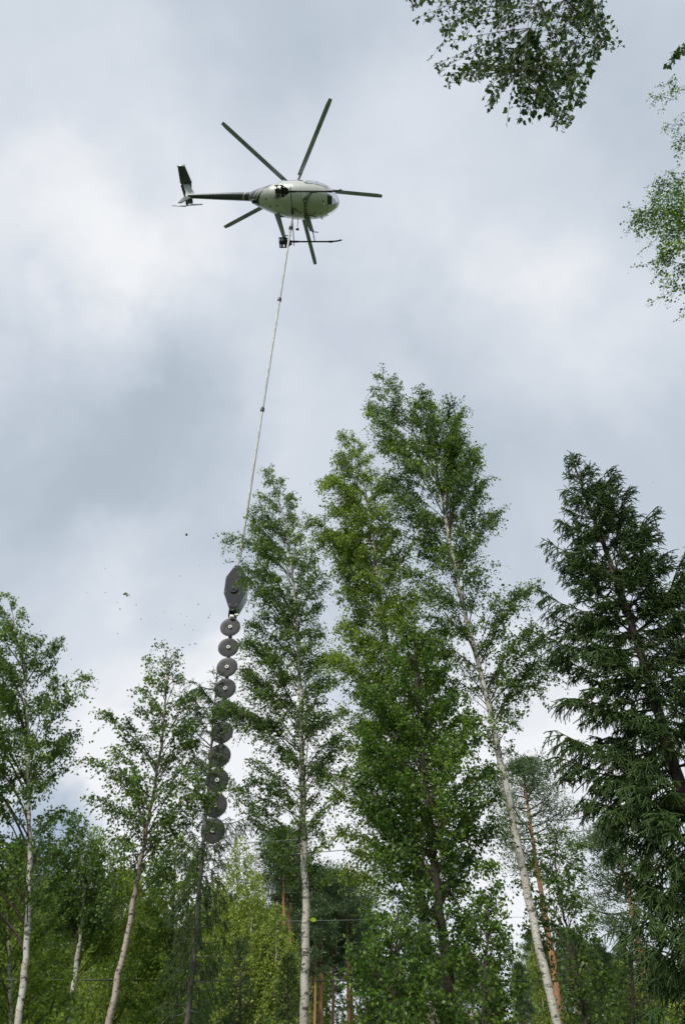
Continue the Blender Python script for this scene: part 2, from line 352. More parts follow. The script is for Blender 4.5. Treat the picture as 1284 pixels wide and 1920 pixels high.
M['glass'] = glass('cabin_glass', (.62, .66, .69))
# fuselage paint: white with black and white sweeps round the tail end
def fus_paint():
    m = M['white'].copy(); m.name = 'white_paint_with_tail_sweeps'; t = m.node_tree; b = t.nodes['Principled BSDF']; src = b.inputs['Base Color'].links[0].from_socket
    tc = nd(t, 'ShaderNodeTexCoord'); sx = nd(t, 'ShaderNodeSeparateXYZ'); t.links.new(tc.outputs['Object'], sx.inputs[0])
    s = mth(t, 'SUBTRACT', sx.outputs['X'], mth(t, 'MULTIPLY', mth(t, 'ADD', sx.outputs['Z'], 1.3), 1.25))
    r = nd(t, 'ShaderNodeValToRGB'); r.color_ramp.interpolation = 'CONSTANT'
    t.links.new(mth(t, 'MULTIPLY', mth(t, 'ADD', s, 3.0), .25), r.inputs[0])
    els = [(-3, 1), (-2.06, 0), (-1.99, 1), (-1.84, 0), (-1.77, 1), (-1.58, 0)]
    r.color_ramp.elements[0].position = 0; r.color_ramp.elements[0].color = (1, 1, 1, 1)
    r.color_ramp.elements[1].position = (els[1][0]+3)*.25; r.color_ramp.elements[1].color = (0, 0, 0, 1)
    for p_, v in els[2:]: e = r.color_ramp.elements.new((p_+3)*.25); e.color = (v, v, v, 1)
    # thin panel seams
    wv = mth(t, 'ABSOLUTE', mth(t, 'ADD', sx.outputs['X'], .78)); seam = mth(t, 'LESS_THAN', wv, .006)
    sy = mth(t, 'LESS_THAN', mth(t, 'ABSOLUTE', mth(t, 'SUBTRACT', sx.outputs['X'], .35)), .006)
    seam = mth(t, 'MULTIPLY', mth(t, 'MAXIMUM', seam, sy), .5)
    mx = nd(t, 'ShaderNodeMix', data_type='RGBA'); t.links.new(r.outputs[0], mx.inputs['Factor']); t.links.new(src, mx.inputs['A']); mx.inputs['B'].default_value = (.02, .024, .03, 1)
    m2 = nd(t, 'ShaderNodeMix', data_type='RGBA'); t.links.new(seam, m2.inputs['Factor']); t.links.new(mx.outputs['Result'], m2.inputs['A']); m2.inputs['B'].default_value = (.1, .1, .1, 1)
    t.links.new(m2.outputs['Result'], b.inputs['Base Color']); return m
M['fuselage'] = fus_paint()

HUB = np.array([-2.158, 15.145, 32.458])
heli = thing('helicopter', 'small white helicopter with black skids and five-bladed rotor flying overhead', 'helicopter', HUB)
ST = np.array([(2.02, .02, -1.27, .02), (1.98, .17, -1.26, .17), (1.88, .32, -1.24, .32), (1.7, .48, -1.2, .46), (1.4, .64, -1.17, .60), (1.0, .74, -1.14, .68), (.5, .78, -1.12, .72), (0, .77, -1.1, .72),
               (-.5, .71, -1.05, .66), (-1.0, .57, -.98, .55), (-1.4, .43, -.91, .43), (-1.7, .31, -.85, .34), (-1.92, .21, -.80, .26), (-1.98, .12, -.78, .14)])[::-1]
def sec(x):
    return [np.interp(x, ST[:, 0], ST[:, i]) for i in (1, 2, 3)]
def body_z(x, y):
    w_, c_, h_ = sec(x); return c_-h_*(1-np.clip(np.abs(y)/w_, 0, .999)**2.2)**(1/2.2)
NX, NT = 120, 96
tt = np.linspace(-1, 1, NX); xs = np.where(tt > 0, 2.02*np.sin(np.abs(tt)*np.pi/2)**.9, -1.98*np.abs(tt))
th = np.arange(NT)*2*np.pi/NT
def upk(x, s): return np.where(np.asarray(s) > 0, 1+.32*float(np.interp(x, [-1.9, -.6, 0, 1.3, 2.0], [0, .7, 1, 1, .3])), 1)
V = []
for x in xs:
    w_, c_, h_ = sec(x); c = np.cos(th); s = np.sin(th)
    V.append(np.stack([np.full(NT, x), w_*np.sign(c)*np.abs(c)**(2/2.2), c_+h_*upk(x, s)*np.sign(s)*np.abs(s)**(2/2.2)], -1))
V = np.array(V)
for _ in range(3): V[1:-1] = (V[:-2]+2*V[1:-1]+V[2:])/4
idx = np.arange(NX*NT).reshape(NX, NT)
F = np.stack([idx[:-1], idx[1:], np.roll(idx[1:], -1, 1), np.roll(idx[:-1], -1, 1)], -1).reshape(-1, 4)
C = V.reshape(-1, 3)[F].mean(1); wC, cC, hC = [np.interp(C[:, 0], ST[:, 0], ST[:, i]) for i in (1, 2, 3)]
relz = (C[:, 2]-cC)/hC; relz = np.where(relz > 0, relz/(1+.32*np.interp(C[:, 0], [-1.9, -.6, 0, 1.3, 2.0], [0, .7, 1, 1, .3])), relz); ay = np.abs(C[:, 1])
nose = (C[:, 0] > 1.5) & ~((ay < .11) & (relz < .3)) & ~((ay < .03)) & ~((np.abs(relz-.05) < .05) & (C[:, 0] < 1.75))
door = (C[:, 0] > .5+.25*np.clip(relz, 0, 1)) & (C[:, 0] < 1.43) & (relz > .02) & (relz < .84) & ~((np.abs(C[:, 0]-1.02) < .02))
rear_w = (C[:, 0] > -.25) & (C[:, 0] < .40) & (relz > .3) & (relz < .8)
roof_w = (C[:, 0] > .75) & (C[:, 0] < 1.43) & (relz > .9) & (ay > .08)
def part_from(mask, name, m, off=0.):
    a = Acc(); v = V.reshape(-1, 3).copy()
    f = F[mask]; u, inv = np.unique(f, return_inverse=True); a.add(v[u], inv.reshape(-1, 4)); return a.build(name, m, heli)
solid = ~(nose | door | rear_w | roof_w)
body = part_from(solid, 'fuselage', M['fuselage'])
part_from(nose, 'windshield', M['glass'])
part_from(door & (C[:, 1] < 0), 'side_window', M['glass']); part_from(door & (C[:, 1] > 0), 'side_window', M['glass'])
part_from(rear_w & (C[:, 1] < 0), 'side_window', M['glass']); part_from(rear_w & (C[:, 1] > 0), 'side_window', M['glass'])
part_from(roof_w, 'roof_window', M['glass'])

def line(a, pts, r, sides=8, mi=0, k=None):
    P = np.asarray(pts, float)
    if k: P = smooth_line(P, k)
    rr = np.full(len(P), r) if np.isscalar(r) else np.interp(np.linspace(0, 1, len(P)), np.linspace(0, 1, len(r)), r)
    tubes(a, P[None], rr[None], sides, mi)
    last = a.v[-1]
    for ring in (list(range(sides))[::-1], list(range(len(last)-sides, len(last)))):
        a.add(last[np.array(ring)], np.array([list(range(sides))]), mi)
def boxm(a, c, s, rot=None, mi=0, bev=0.):
    c = np.asarray(c, float); s = np.asarray(s, float)/2
    X = np.array([[sx, sy, sz] for sx in (-1, 1) for sy in (-1, 1) for sz in (-1, 1)], float)*s
    if rot is not None: X = X@np.asarray(rot).T
    a.add(X+c, [[0, 1, 3, 2], [4, 6, 7, 5], [0, 4, 5, 1], [2, 3, 7, 6], [0, 2, 6, 4], [1, 5, 7, 3]], mi)
def prism(a, poly, y0, y1, axis=1, mi=0):
    """poly: 2-D outline (in the two other axes), extruded along axis"""
    n = len(poly); P = np.asarray(poly, float); o = [i for i in range(3) if i != axis]
    V0 = np.zeros((n, 3)); V0[:, o[0]] = P[:, 0]; V0[:, o[1]] = P[:, 1]; V1 = V0.copy(); V0[:, axis] = y0; V1[:, axis] = y1
    a.add(np.vstack([V0, V1]), [[i, (i+1) % n, n+(i+1) % n, n+i] for i in range(n)], mi)
    a.add(V0, [list(range(n))[::-1]], mi); a.add(V1, [list(range(n))], mi)
def rx(t): c, s = math.cos(t), math.sin(t); return np.array([[1, 0, 0], [0, c, -s], [0, s, c]])
def ry(t): c, s = math.cos(t), math.sin(t); return np.array([[c, 0, s], [0, 1, 0], [-s, 0, c]])
def rz(t): c, s = math.cos(t), math.sin(t); return np.array([[c, -s, 0], [s, c, 0], [0, 0, 1]])

# window frames
a = Acc()
for sy in (-1, 1):
    for x0, x1, z0_, z1_ in ((.5, 1.43, .12, .86),):
        def sp_(x, rel):
            w_, c_, h_ = sec(x); return [x, sy*w_*(1-abs(rel)**2.2)**(1/2.2)*1.004, c_+h_*rel*float(upk(x, rel))]
        line(a, [sp_(.52, .02), sp_(.8, .02), sp_(1.1, .02), sp_(1.43, .02)], .014, 6)
        line(a, [sp_(1.45, .02), sp_(1.45, .4), sp_(1.45, .65), sp_(1.45, .86)], .014, 6)
        line(a, [sp_(.72, .86), sp_(1.0, .86), sp_(1.43, .86)], .014, 6)
        line(a, [sp_(.52, .02), sp_(.6, .5), sp_(.72, .86)], .014, 6)
        line(a, [sp_(1.02, .02), sp_(1.02, .5), sp_(1.02, .86)], .018, 6)
w_, c_, h_ = sec(1.5)
ring = [[1.5, w_*1.003*np.sign(math.cos(t_))*abs(math.cos(t_))**(2/2.2), c_+h_*1.003*float(upk(1.5, math.sin(t_)))*np.sign(math.sin(t_))*abs(math.sin(t_))**(2/2.2)] for t_ in np.linspace(0, 2*np.pi, 40)]
line(a, ring, .012, 5)
a.build('window_frame', M['strut'], heli)
# cabin inside
a = Acc(); boxm(a, (.35, 0, -1.52), (2.0, 1.1, .03)); boxm(a, (1.52, 0, -1.44), (.36, .74, .03)); boxm(a, (1.45, 0, -1.2), (.04, .9, .45)); a.build('cabin_floor', M['cabin'], heli)
for sy in (-1, 1):
    a = Acc(); boxm(a, (.72, sy*.3, -1.32), (.46, .42, .12)); boxm(a, (.48, sy*.3, -.98), (.1, .42, .6), ry(-.15)); a.build('seat', M['cabin'], heli)
a = Acc(); boxm(a, (1.45, 0, -1.12), (.16, .42, .34), ry(.25)); boxm(a, (1.45, 0, -1.38), (.12, .2, .3)); a.build('instrument_panel', M['cabin'], heli)
a = Acc(); boxm(a, (-.1, 0, -1.05), (.06, 1.2, .95)); a.build('cabin_bulkhead', M['cabin'], heli)
# engine cowling / mast fairing on the roof
a = Acc(); n = 24; t_ = np.linspace(0, 2*np.pi, n, endpoint=False); rings = []
for x, w2, zt in ((-1.55, .06, -.58), (-1.3, .2, -.42), (-.8, .28, -.28), (-.3, .30, -.15), (.1, .28, -.10), (.45, .2, -.14), (.7, .06, -.25)):
    zb = -.75; rings.append(np.stack([np.full(n, x), w2*np.cos(t_), zb+(zt-zb)*np.clip(np.sin(t_), -1, 1)**1], -1))
rg = np.array(rings); ix = np.arange(len(rings)*n).reshape(-1, n)
a.add(rg.reshape(-1, 3), np.stack([ix[:-1], ix[1:], np.roll(ix[1:], -1, 1), np.roll(ix[:-1], -1, 1)], -1).reshape(-1, 4)); a.build('engine_cowling', M['white'], heli)
# exhaust and belly fittings
a = Acc(); line(a, [(-1.55, 0, -1.12), (-1.85, 0, -1.2)], .09, 14); a.build('exhaust_pipe', M['black'], heli)
for (x, y) in ((-1.05, .05), (-.7, -.05), (-1.2, -.22), (1.2, .25), (1.32, -.3), (.95, .2)):
    a = Acc(); boxm(a, (x, y, body_z(x, y)-.008), (.06, .04, .03)); a.build('belly_fitting', M['black'], heli, smooth=False)
# tail boom
a = Acc(); line(a, [(-1.75, 0, -.76), (-2.4, 0, -.74), (-4.75, 0, -.72)], [.2, .15, .085], 20, k=14)
def boom_paint():
    m = M['boom'].copy(); m.name = 'boom_paint_with_rings'; t = m.node_tree; b = t.nodes['Principled BSDF']; src = b.inputs['Base Color'].links[0].from_socket
    tc = nd(t, 'ShaderNodeTexCoord'); sx = nd(t, 'ShaderNodeSeparateXYZ'); t.links.new(tc.outputs['Object'], sx.inputs[0])
    s = mth(t, 'ADD', sx.outputs['X'], mth(t, 'MULTIPLY', sx.outputs['Z'], -.5))
    k1 = mth(t, 'LESS_THAN', mth(t, 'ABSOLUTE', mth(t, 'ADD', s, 1.52)), .022); k2 = mth(t, 'LESS_THAN', mth(t, 'ABSOLUTE', mth(t, 'ADD', s, 1.80)), .022)
    mx = nd(t, 'ShaderNodeMix', data_type='RGBA'); t.links.new(mth(t, 'MAXIMUM', k1, k2), mx.inputs['Factor']); t.links.new(src, mx.inputs['A']); mx.inputs['B'].default_value = (.7, .7, .68, 1)
    t.links.new(mx.outputs['Result'], b.inputs['Base Color']); return m
a.build('tail_boom', boom_paint(), heli)
a = Acc(); prism(a, [(-4.42, -.66), (-4.85, .36), (-5.14, .36), (-4.92, -.3), (-4.86, -.78), (-4.7, -.8)], -.03, .03, 1); fin = a.build('tail_fin', M['fin'], heli, smooth=False)
a = Acc(); prism(a, [(-4.6, -.8), (-4.92, -.78), (-5.12, -1.3), (-4.98, -1.32)], -.022, .022, 1); a.build('lower_fin', M['boom'], heli, smooth=False)
a = Acc(); prism(a, [(-4.75, -.05), (-4.84, .86), (-5.16, .84), (-5.26, .05), (-5.20, -.0), (-5.26, -.05), (-5.24, -.80), (-4.92, -.84), (-4.72, -.08)][::-1], .37, .42, 2); st_ = a.build('stabilizer', M['boom'], heli, smooth=False)
a = Acc(); boxm(a, (-5.02, .87, .42), (.36, .02, .22)); a.build('end_plate', M['fin'], st_, smooth=False)
a = Acc(); boxm(a, (-5.08, -.84, .42), (.36, .02, .22)); a.build('end_plate', M['fin'], st_, smooth=False)
# tail rotor
a = Acc(); line(a, [(-4.86, .05, -.74), (-4.86, .42, -.74)], .05, 12); tro = a.build('tail_rotor_hub', M['black'], heli)
for s_, dz in ((1, .1), (-1, -.1)):
    a = Acc(); boxm(a, (-4.86+s_*.36, .4, -.74+dz*.5), (.66, .018, .11), ry(-s_*.12)); a.build('tail_rotor_blade', M['fin'], heli, smooth=False)
# rotor
a = Acc(); line(a, [(0, 0, -.3), (0, 0, .1)], .06, 14); line(a, [(0, 0, -.06), (0, 0, .07)], .2, 20); line(a, [(0, 0, -.28), (0, 0, -.22)], .17, 20); a.build('rotor_hub', M['black'], heli)
for k in range(5):
    an = -2.391+k*2*np.pi/5; Rk = rz(an)@ry(-.045)
    a = Acc(); xs_ = np.linspace(.62, 4.02, 14); cr_ = []
    for x in xs_:
        ch = .19 if x < 3.95 else .15; tw = .18-.04*x
        pr = np.array([(ch*.3, 0), (ch*.15, .012), (-ch*.2, .011), (-ch*.7, 0), (-ch*.2, -.006), (ch*.15, -.009)])
        pr = np.stack([np.full(6, x), pr[:, 0]*math.cos(tw)-pr[:, 1]*math.sin(tw), pr[:, 0]*math.sin(tw)+pr[:, 1]*math.cos(tw)+.02*(x/4)**2], -1); cr_.append(pr)
    V3 = np.array(cr_).reshape(-1, 3)@Rk.T; ix = np.arange(14*6).reshape(14, 6)
    a.add(V3, np.stack([ix[:-1], np.roll(ix[:-1], -1, 1), np.roll(ix[1:], -1, 1), ix[1:]], -1).reshape(-1, 4)); a.add(V3[-6:], [list(range(6))]); a.add(V3[:6], [list(range(6))[::-1]])
    bl = a.build('rotor_blade', M['rotor'], heli, smooth=False)
    a = Acc(); boxm(a, Rk@np.array([.48, 0, 0]), (.5, .09, .06), Rk); boxm(a, Rk@np.array([.22, 0, 0]), (.16, .16, .1), Rk); line(a, [Rk@np.array([.3, -.1, -.02]), Rk@np.array([.05, -.12, -.25])], .012, 6)
    a.build('blade_grip', M['silver'] if False else M['strut'], bl, smooth=False)
    a = Acc(); line(a, [Rk@np.array([.2, 0, -.07]), Rk@np.array([.2, 0, .08])], .05, 10); a.build('blade_hinge', M['black'], bl)
# landing gear
SK = 1.126; SZ = -2.556
for sy in (-1, 1):
    a = Acc(); line(a, [(-.62, sy*SK, SZ), (1.6, sy*SK, SZ), (1.9, sy*SK, SZ+.03), (2.12, sy*SK, SZ+.14)], .034, 10, k=24); sk = a.build('skid', M['black'], heli)
    for x0, x1 in ((-.1, .2), (1.55, 1.72)):
        a = Acc(); line(a, [(x0, sy*SK, SZ), (x1, sy*SK, SZ)], .046, 10); a.build('skid_sleeve', M['black'], sk)
    # slotted snow pad at the rear end
    a = Acc(); cx, cy = -.38, sy*(SK+.03)
    for yy in (-.24, .24): boxm(a, (cx-.1, cy+yy, SZ-.03), (.32, .035, .02))
    for xx in (-.25, -.105, .04): boxm(a, (cx+xx, cy, SZ-.03), (.045, .5, .022))
    boxm(a, (cx+.0, cy, SZ-.03), (.55, .17, .018)); boxm(a, (cx-.175, cy, SZ-.031), (.075, .48, .014)); boxm(a, (cx+.02, cy, SZ-.033), (.12, .46, .014)); boxm(a, (cx+.12, cy, SZ-.035), (.2, .26, .012))
    for yy in (-1, 1): line(a, [(cx+.05, cy+yy*.24, SZ-.03), (cx+.30, cy+yy*.06, SZ-.03)], .022, 6)
    boxm(a, (cx+.13, cy, SZ-.031), (.14, .3, .016))
    a.build('snow_pad', M['black'], heli, smooth=False)
    # front strut: faired upper half, thin tube below
    def fair(a, p0, p1, c0, c1, th_):
        p0 = np.array(p0, float); p1 = np.array(p1, float); d = unit(p1-p0); X = np.array([1., 0, 0]); nrm = unit(np.cross(d, X)); rr = []
        for p, c in ((p0, c0), ((p0+p1)/2, (c0+c1)/2), (p1, c1)):
            rr.append([p+X*c*math.cos(q_)+nrm*th_*math.sin(q_) for q_ in np.linspace(0, 2*np.pi, 12, endpoint=False)])
        rr = np.array(rr); ix = np.arange(36).reshape(3, 12)
        a.add(rr.reshape(-1, 3), np.stack([ix[:-1], np.roll(ix[:-1], -1, 1), np.roll(ix[1:], -1, 1), ix[1:]], -1).reshape(-1, 4)); a.add(rr[2], [list(range(12))[::-1]])
    a = Acc(); fair(a, (.55, sy*.38, -1.72), (.80, sy*.86, -2.16), .15, .09, .03); s1 = a.build('front_strut', M['strut'], heli)
    a = Acc(); line(a, [(.82, sy*.8, -2.1), (.93, sy*SK, SZ)], .022, 8); a.build('strut_tube', M['black'], s1)
    a = Acc(); line(a, [(.8, sy*.88, -2.16), (1.08, sy*.9, -2.17)], .02, 8); a.build('foot_step', M['black'], s1)
    a = Acc(); fair(a, (-.75, sy*.36, -1.58), (-.38, sy*SK, SZ+.02), .13, .075, .035); s2 = a.build('rear_strut', M['strut'], heli)
    a = Acc(); line(a, [(-.44, sy*.98, -2.3), (-.12, sy*1.0, -2.31)], .02, 8); a.build('foot_step', M['black'], s2)
a = Acc(); line(a, [(-.01, -1.34, SZ), (.0, 1.33, SZ)], .019, 8); a.build('cross_bar', M['black'], heli)
a = Acc(); line(a, [(.17, .62, -1.5), (.17, .68, -2.22)], .014, 6); boxm(a, (.17, .69, -2.3), (.14, .05, .1)); a.build('mirror', M['black'], heli, smooth=False)
a = Acc(); line(a, [(-.03, .0, -1.8), (-.03, .02, -1.95)], .05, 10); boxm(a, (-.03, .05, -1.98), (.12, .16, .12)); line(a, [(-.03, .08, -2.0), (-.02, .16, -2.12)], .035, 8)
line(a, [(.05, -.05, -1.83), (.2, .1, -1.86), (.35, .18, -1.85)], .012, 5, k=8); line(a, [(.55, .3, -1.86), (.75, .24, -1.9), (1.0, .38, -1.84)], .022, 6, k=10); a.build('cargo_hook', M['black'], heli)
for p0_, p1_ in (((1.35, -.2, -1.78), (1.37, -.2, -1.83)), ((1.2, .5, -1.6), (1.24, .52, -1.72))):
    a = Acc(); line(a, [p0_, p1_], .03, 10); a.build('belly_light', M['hub'], heli)
for p0_, p1_ in (((1.3, .55, -1.5), (1.3, .57, -1.68)), ((-1.3, 0, -1.3), (-1.38, 0, -1.52))):
    a = Acc(); line(a, [p0_, p1_], .008, 5); a.build('antenna', M['black'], heli)
# registration letters bent round the belly, read across the aircraft
cu = bpy.data.curves.new('letters', 'FONT'); cu.body = 'OH-HAH'; cu.size = .25; cu.space_character = 1.02; cu.offset = .007
tmp = bpy.data.objects.new('tmp', cu); sc.collection.objects.link(tmp); bpy.context.view_layer.update()
me = bpy.data.meshes.new_from_object(tmp.evaluated_get(bpy.context.evaluated_depsgraph_get())); bpy.data.objects.remove(tmp)
bm = bmesh.new(); bm.from_mesh(me)
for _ in range(2): bmesh.ops.subdivide_edges(bm, edges=bm.edges[:], cuts=1)
wmax = max(v.co.x for v in bm.verts)
for v in bm.verts:
    x, y = .46+v.co.y, -.42+v.co.x*(.86/wmax)
    v.co = (x, y, float(body_z(x, y))-.008)
bm.to_mesh(me); bm.free(); me.materials.clear(); me.materials.append(M['black'])
lo = bpy.data.objects.new('registration_letters', me); sc.collection.objects.link(lo); lo.parent = heli

# pilot on the near seat, seen only through the glass
def skin_person(name, label, joints, edges, radii, loc, mats_):
    me = bpy.data.meshes.new(name); me.from_pydata([tuple(j) for j in joints], edges, [])
    o = bpy.data.objects.new(name, me); sc.collection.objects.link(o); o.location = loc
    md = o.modifiers.new('skin', 'SKIN'); ss = o.modifiers.new('sub', 'SUBSURF'); ss.levels = ss.render_levels = 1
    for v, r in zip(me.skin_vertices[0].data, radii): v.radius = (r, r)
    me.skin_vertices[0].data[0].use_root = True
    bpy.context.view_layer.update()
    m2 = bpy.data.meshes.new_from_object(o.evaluated_get(bpy.context.evaluated_depsgraph_get())); o.modifiers.clear(); o.data = m2; m2.name = name
    m2.materials.clear()
    for m in mats_: m2.materials.append(m)
    return o
M['overall'] = mat('dark_blue_overall', (.03, .04, .07), .85); M['helmet'] = mat('white_helmet', (.7, .7, .68), .3, coat=.5); M['skin'] = mat('skin', (.42, .25, .18), .55, var=.06)
PJ = [(0, 0, 0), (0, 0, .25), (0, 0, .48), (0, 0, .58), (.03, 0, .70)]; PR = [.15, .14, .15, .055, .09]; PE = [(0, 1), (1, 2), (2, 3), (3, 4)]
for sy in (-1, 1):
    b = len(PJ); PJ += [(0, sy*.19, .47), (.14, sy*.25, .22), (.38, sy*.16, .16), (.46, sy*.15, .17)]; PR += [.065, .05, .038, .03]; PE += [(2, b), (b, b+1), (b+1, b+2), (b+2, b+3)]
    b = len(PJ); PJ += [(.08, sy*.1, -.02), (.48, sy*.13, .03), (.72, sy*.12, -.33), (.86, sy*.12, -.35)]; PR += [.09, .07, .05, .04]; PE += [(0, b), (b, b+1), (b+1, b+2), (b+2, b+3)]
for (yy, lb) in ((-.3, 'person in dark overalls and white helmet at the helicopter controls'),):
    pp = skin_person('person', lb, PJ, PE, PR, HUB+np.array([.62, yy, -1.19]), [M['overall']]); tag(pp, lb, 'person')
    a = Acc(); t1 = np.linspace(-np.pi/2, np.pi/2, 9); rg = [np.stack([.03+.125*np.cos(e)*np.cos(np.linspace(0, 2*np.pi, 16, endpoint=False)), .115*np.cos(e)*np.sin(np.linspace(0, 2*np.pi, 16, endpoint=False)), np.full(16, .735+.13*math.sin(e))], -1) for e in t1]
    rg = np.array(rg); ix = np.arange(144).reshape(9, 16); a.add(rg.reshape(-1, 3), np.stack([ix[:-1], np.roll(ix[:-1], -1, 1), np.roll(ix[1:], -1, 1), ix[1:]], -1).reshape(-1, 4)); a.build('helmet', M['helmet'], pp)
    a = Acc(); boxm(a, (.13, 0, .70), (.05, .13, .11)); a.build('face', M['skin'], pp)

# ------------------------------------------------------------------ long line
DS = 17.8
hook = HUB+np.array([-.02, .16, -2.12]); btop = at(447, 1060, 17.55)
ln_ = thing('suspension_line', 'long pale jointed pole line hanging from the helicopter to the saw', 'suspension line', hook)
def on_line(py):
    best = None
    for s_ in np.linspace(0, 1, 2001):
        P = hook+(btop-hook)*s_; d = P-CAM; y = 960-FP*(d@UP)/(d@FW)
        if best is None or abs(y-py) < best[0]: best = (abs(y-py), s_)
    return best[1]
js = [0, on_line(428), on_line(562), on_line(768), on_line(912), 1]
dline = unit(btop-hook)
for i in range(5):
    p0 = (btop-hook)*js[i]; p1 = (btop-hook)*js[i+1]; a = Acc(); r = .046-.008*min(js[i]*1.3, 1)
    line(a, [p0, p0+dline*.15, p1-dline*.15, p1], [r*.6, r, r, r*.6] if i else [r*.8, r, r, r*.7], 12); a.build('pole_section', M['pole'], ln_)
    if 0 < i < 4:
        a = Acc(); line(a, [p0-dline*.07, p0+dline*.07], r*1.75, 12); a.build('coupling', M['black'], ln_)
a = Acc(); line(a, [hook*0+np.array([0, 0, .02]), (btop-hook)*1.0+np.array([.05, .02, .1])], .006, 4); a.build('hydraulic_hose', M['black'], ln_)

# ------------------------------------------------------------------ aerial saw
sawc = at(441, 1100, DS); saw = thing('aerial_saw', 'hanging tree-trimming saw with charcoal housing above ten round blades', 'aerial saw', sawc)
outl = [(441, 1061), (452, 1061), (463.5, 1083), (460, 1113), (443.5, 1139.5), (430, 1139.5), (420, 1113), (424, 1083)]
OP = [at(x, y, DS-.28)-sawc for x, y in outl]
pol = [(p[0], p[2]) for p in OP]
cxy = np.mean(pol, 0)
a = Acc(); prism(a, pol[::-1], -.30, -.26, 1); pl_ = [tuple(cxy+(np.array(p)-cxy)*.97) for p in pol]
front = a.build('front_plate', M['housing'], saw, smooth=False)
a = Acc(); prism(a, pl_[::-1], -.258, .22, 1); back_ = a.build('housing', M['housing_side'], saw, smooth=False)
a = Acc()
for k in range(8):
    p0 = np.array(pl_[k]); p1 = np.array(pl_[(k+1) % 8]); line(a, [(p0[0], -.262, p0[1]), (p1[0], -.262, p1[1])], .012, 6)
a.build('housing_rim', M['black'], saw)
ce = at(438, 1105, DS-.31)-sawc
a = Acc(); line(a, [ce+[0, .03, 0], ce+[0, -.03, 0]], .12, 20); line(a, [ce+[0, .0, 0], ce+[0, -.05, 0]], .04, 12); a.build('motor_cap', M['housing'], saw)
a = Acc()
for sgn in (-1, 1): boxm(a, at(437+sgn*5.5, 1148, DS)-sawc, (.035, .3, .42))
boxm(a, at(437, 1147, DS)-sawc, (.12, .1, .36)); a.build('bracket', M['black'], saw, smooth=False)
for (x, y) in ((436, 1142), (435, 1156), (444, 1153)):
    a = Acc(); p = at(x, y, DS-.18)-sawc; line(a, [p+[-.05, 0, 0], p+[.05, 0, 0]], .035, 8); a.build('white_pin', M['hub'], saw)
a = Acc(); boxm(a, at(435, 1157, DS-.1)-sawc, (.14, .06, .14)); a.build('white_block', M['hub'], saw)
for k in range(8):
    a = Acc(); p0 = np.array(pl_[k])*.9+cxy*.1; line(a, [(p0[0], -.295, p0[1]), (p0[0], -.315, p0[1])], .014, 6); a.build('bolt', M['strut'], front)
a = Acc(); line(a, [np.array([.25, -.0, .35]), np.array([.36, .05, .1]), np.array([.3, .0, -.35]), np.array([.12, .02, -.62])], .014, 6, k=16); a.build('hydraulic_hose', M['black'], saw)
cen = [(432, 1176), (428.5, 1214), (426, 1251), (422.5, 1291), (419, 1331), (416.5, 1373), (411.5, 1417), (407.5, 1463), (404, 1510), (399.5, 1557.5)]
CP = [at(x, y, DS-.1)-sawc for x, y in cen]
a = Acc(); dd = unit(CP[-1]-CP[0])
b0 = CP[0]-dd*.45+[0, .14, 0]; b1 = CP[-1]+dd*.1+[0, .14, 0]; line(a, [b0, b1], .055, 4); a.build('blade_beam', M['black'], saw, smooth=False)
def blade_mesh():
    a = Acc(); n = 96; t_ = np.linspace(0, 2*np.pi, n, endpoint=False); R = .298
    rr = R*(1-.03*((np.arange(n) % 3) == 0)); prof = [(.0, -.006), (.05, -.006), (.12, -.009), (.2, -.006), (.285, -.006), (1, -.003)]
    rings = []
    for r_, y in prof[1:]:
        q = rr if r_ == 1 else np.full(n, r_); rings.append(np.stack([q*np.cos(t_), np.full(n, y), q*np.sin(t_)], -1))
    rings += [np.stack([rr*np.cos(t_), np.full(n, .004), rr*np.sin(t_)], -1), np.stack([.05*np.cos(t_), np.full(n, .008), .05*np.sin(t_)], -1)]
    rg = np.array(rings); ix = np.arange(rg.shape[0]*n).reshape(-1, n)
    a.add(rg.reshape(-1, 3), np.stack([ix[:-1], np.roll(ix[:-1], -1, 1), np.roll(ix[1:], -1, 1), ix[1:]], -1).reshape(-1, 4)); return a
def disc_mat():
    m = M['disc']; t = m.node_tree; b = t.nodes['Principled BSDF']; tc = nd(t, 'ShaderNodeTexCoord'); ln2 = nd(t, 'ShaderNodeVectorMath', operation='LENGTH'); t.links.new(tc.outputs['Object'], ln2.inputs[0])
    wv = mth(t, 'SINE', mth(t, 'MULTIPLY', ln2.outputs['Value'], 260)); wv = mth(t, 'ADD', mth(t, 'MULTIPLY', wv, .12), 1)
    src = b.inputs['Base Color'].links[0].from_socket
    edge = mth(t, 'MULTIPLY', mth(t, 'GREATER_THAN', ln2.outputs['Value'], .262), .45); wv = mth(t, 'ADD', wv, edge)
    v = nd(t, 'ShaderNodeVectorMath', operation='SCALE'); t.links.new(src, v.inputs[0]); t.links.new(wv, v.inputs['Scale']); t.links.new(v.outputs[0], b.inputs['Base Color'])
disc_mat()
B0 = blade_mesh().build('saw_blade', M['disc'], saw, smooth=False)
hbm = Acc(); line(hbm, [(0, -.004, 0), (0, -.05, 0)], .05, 16); H0 = hbm.build('blade_hub', M['hub'], B0)
hbm = Acc(); line(hbm, [(0, -.045, 0), (0, -.062, 0)], .024, 10); H1 = hbm.build('hub_bolt', M['black'], B0)
a = Acc(); line(a, [(0, .02, 0), (0, .16, 0)], .07, 10); H2 = a.build('gearbox', M['black'], B0)
tilt = [0, .03, -.04, .02, .05, -.03, .0, .04, -.02, .03]
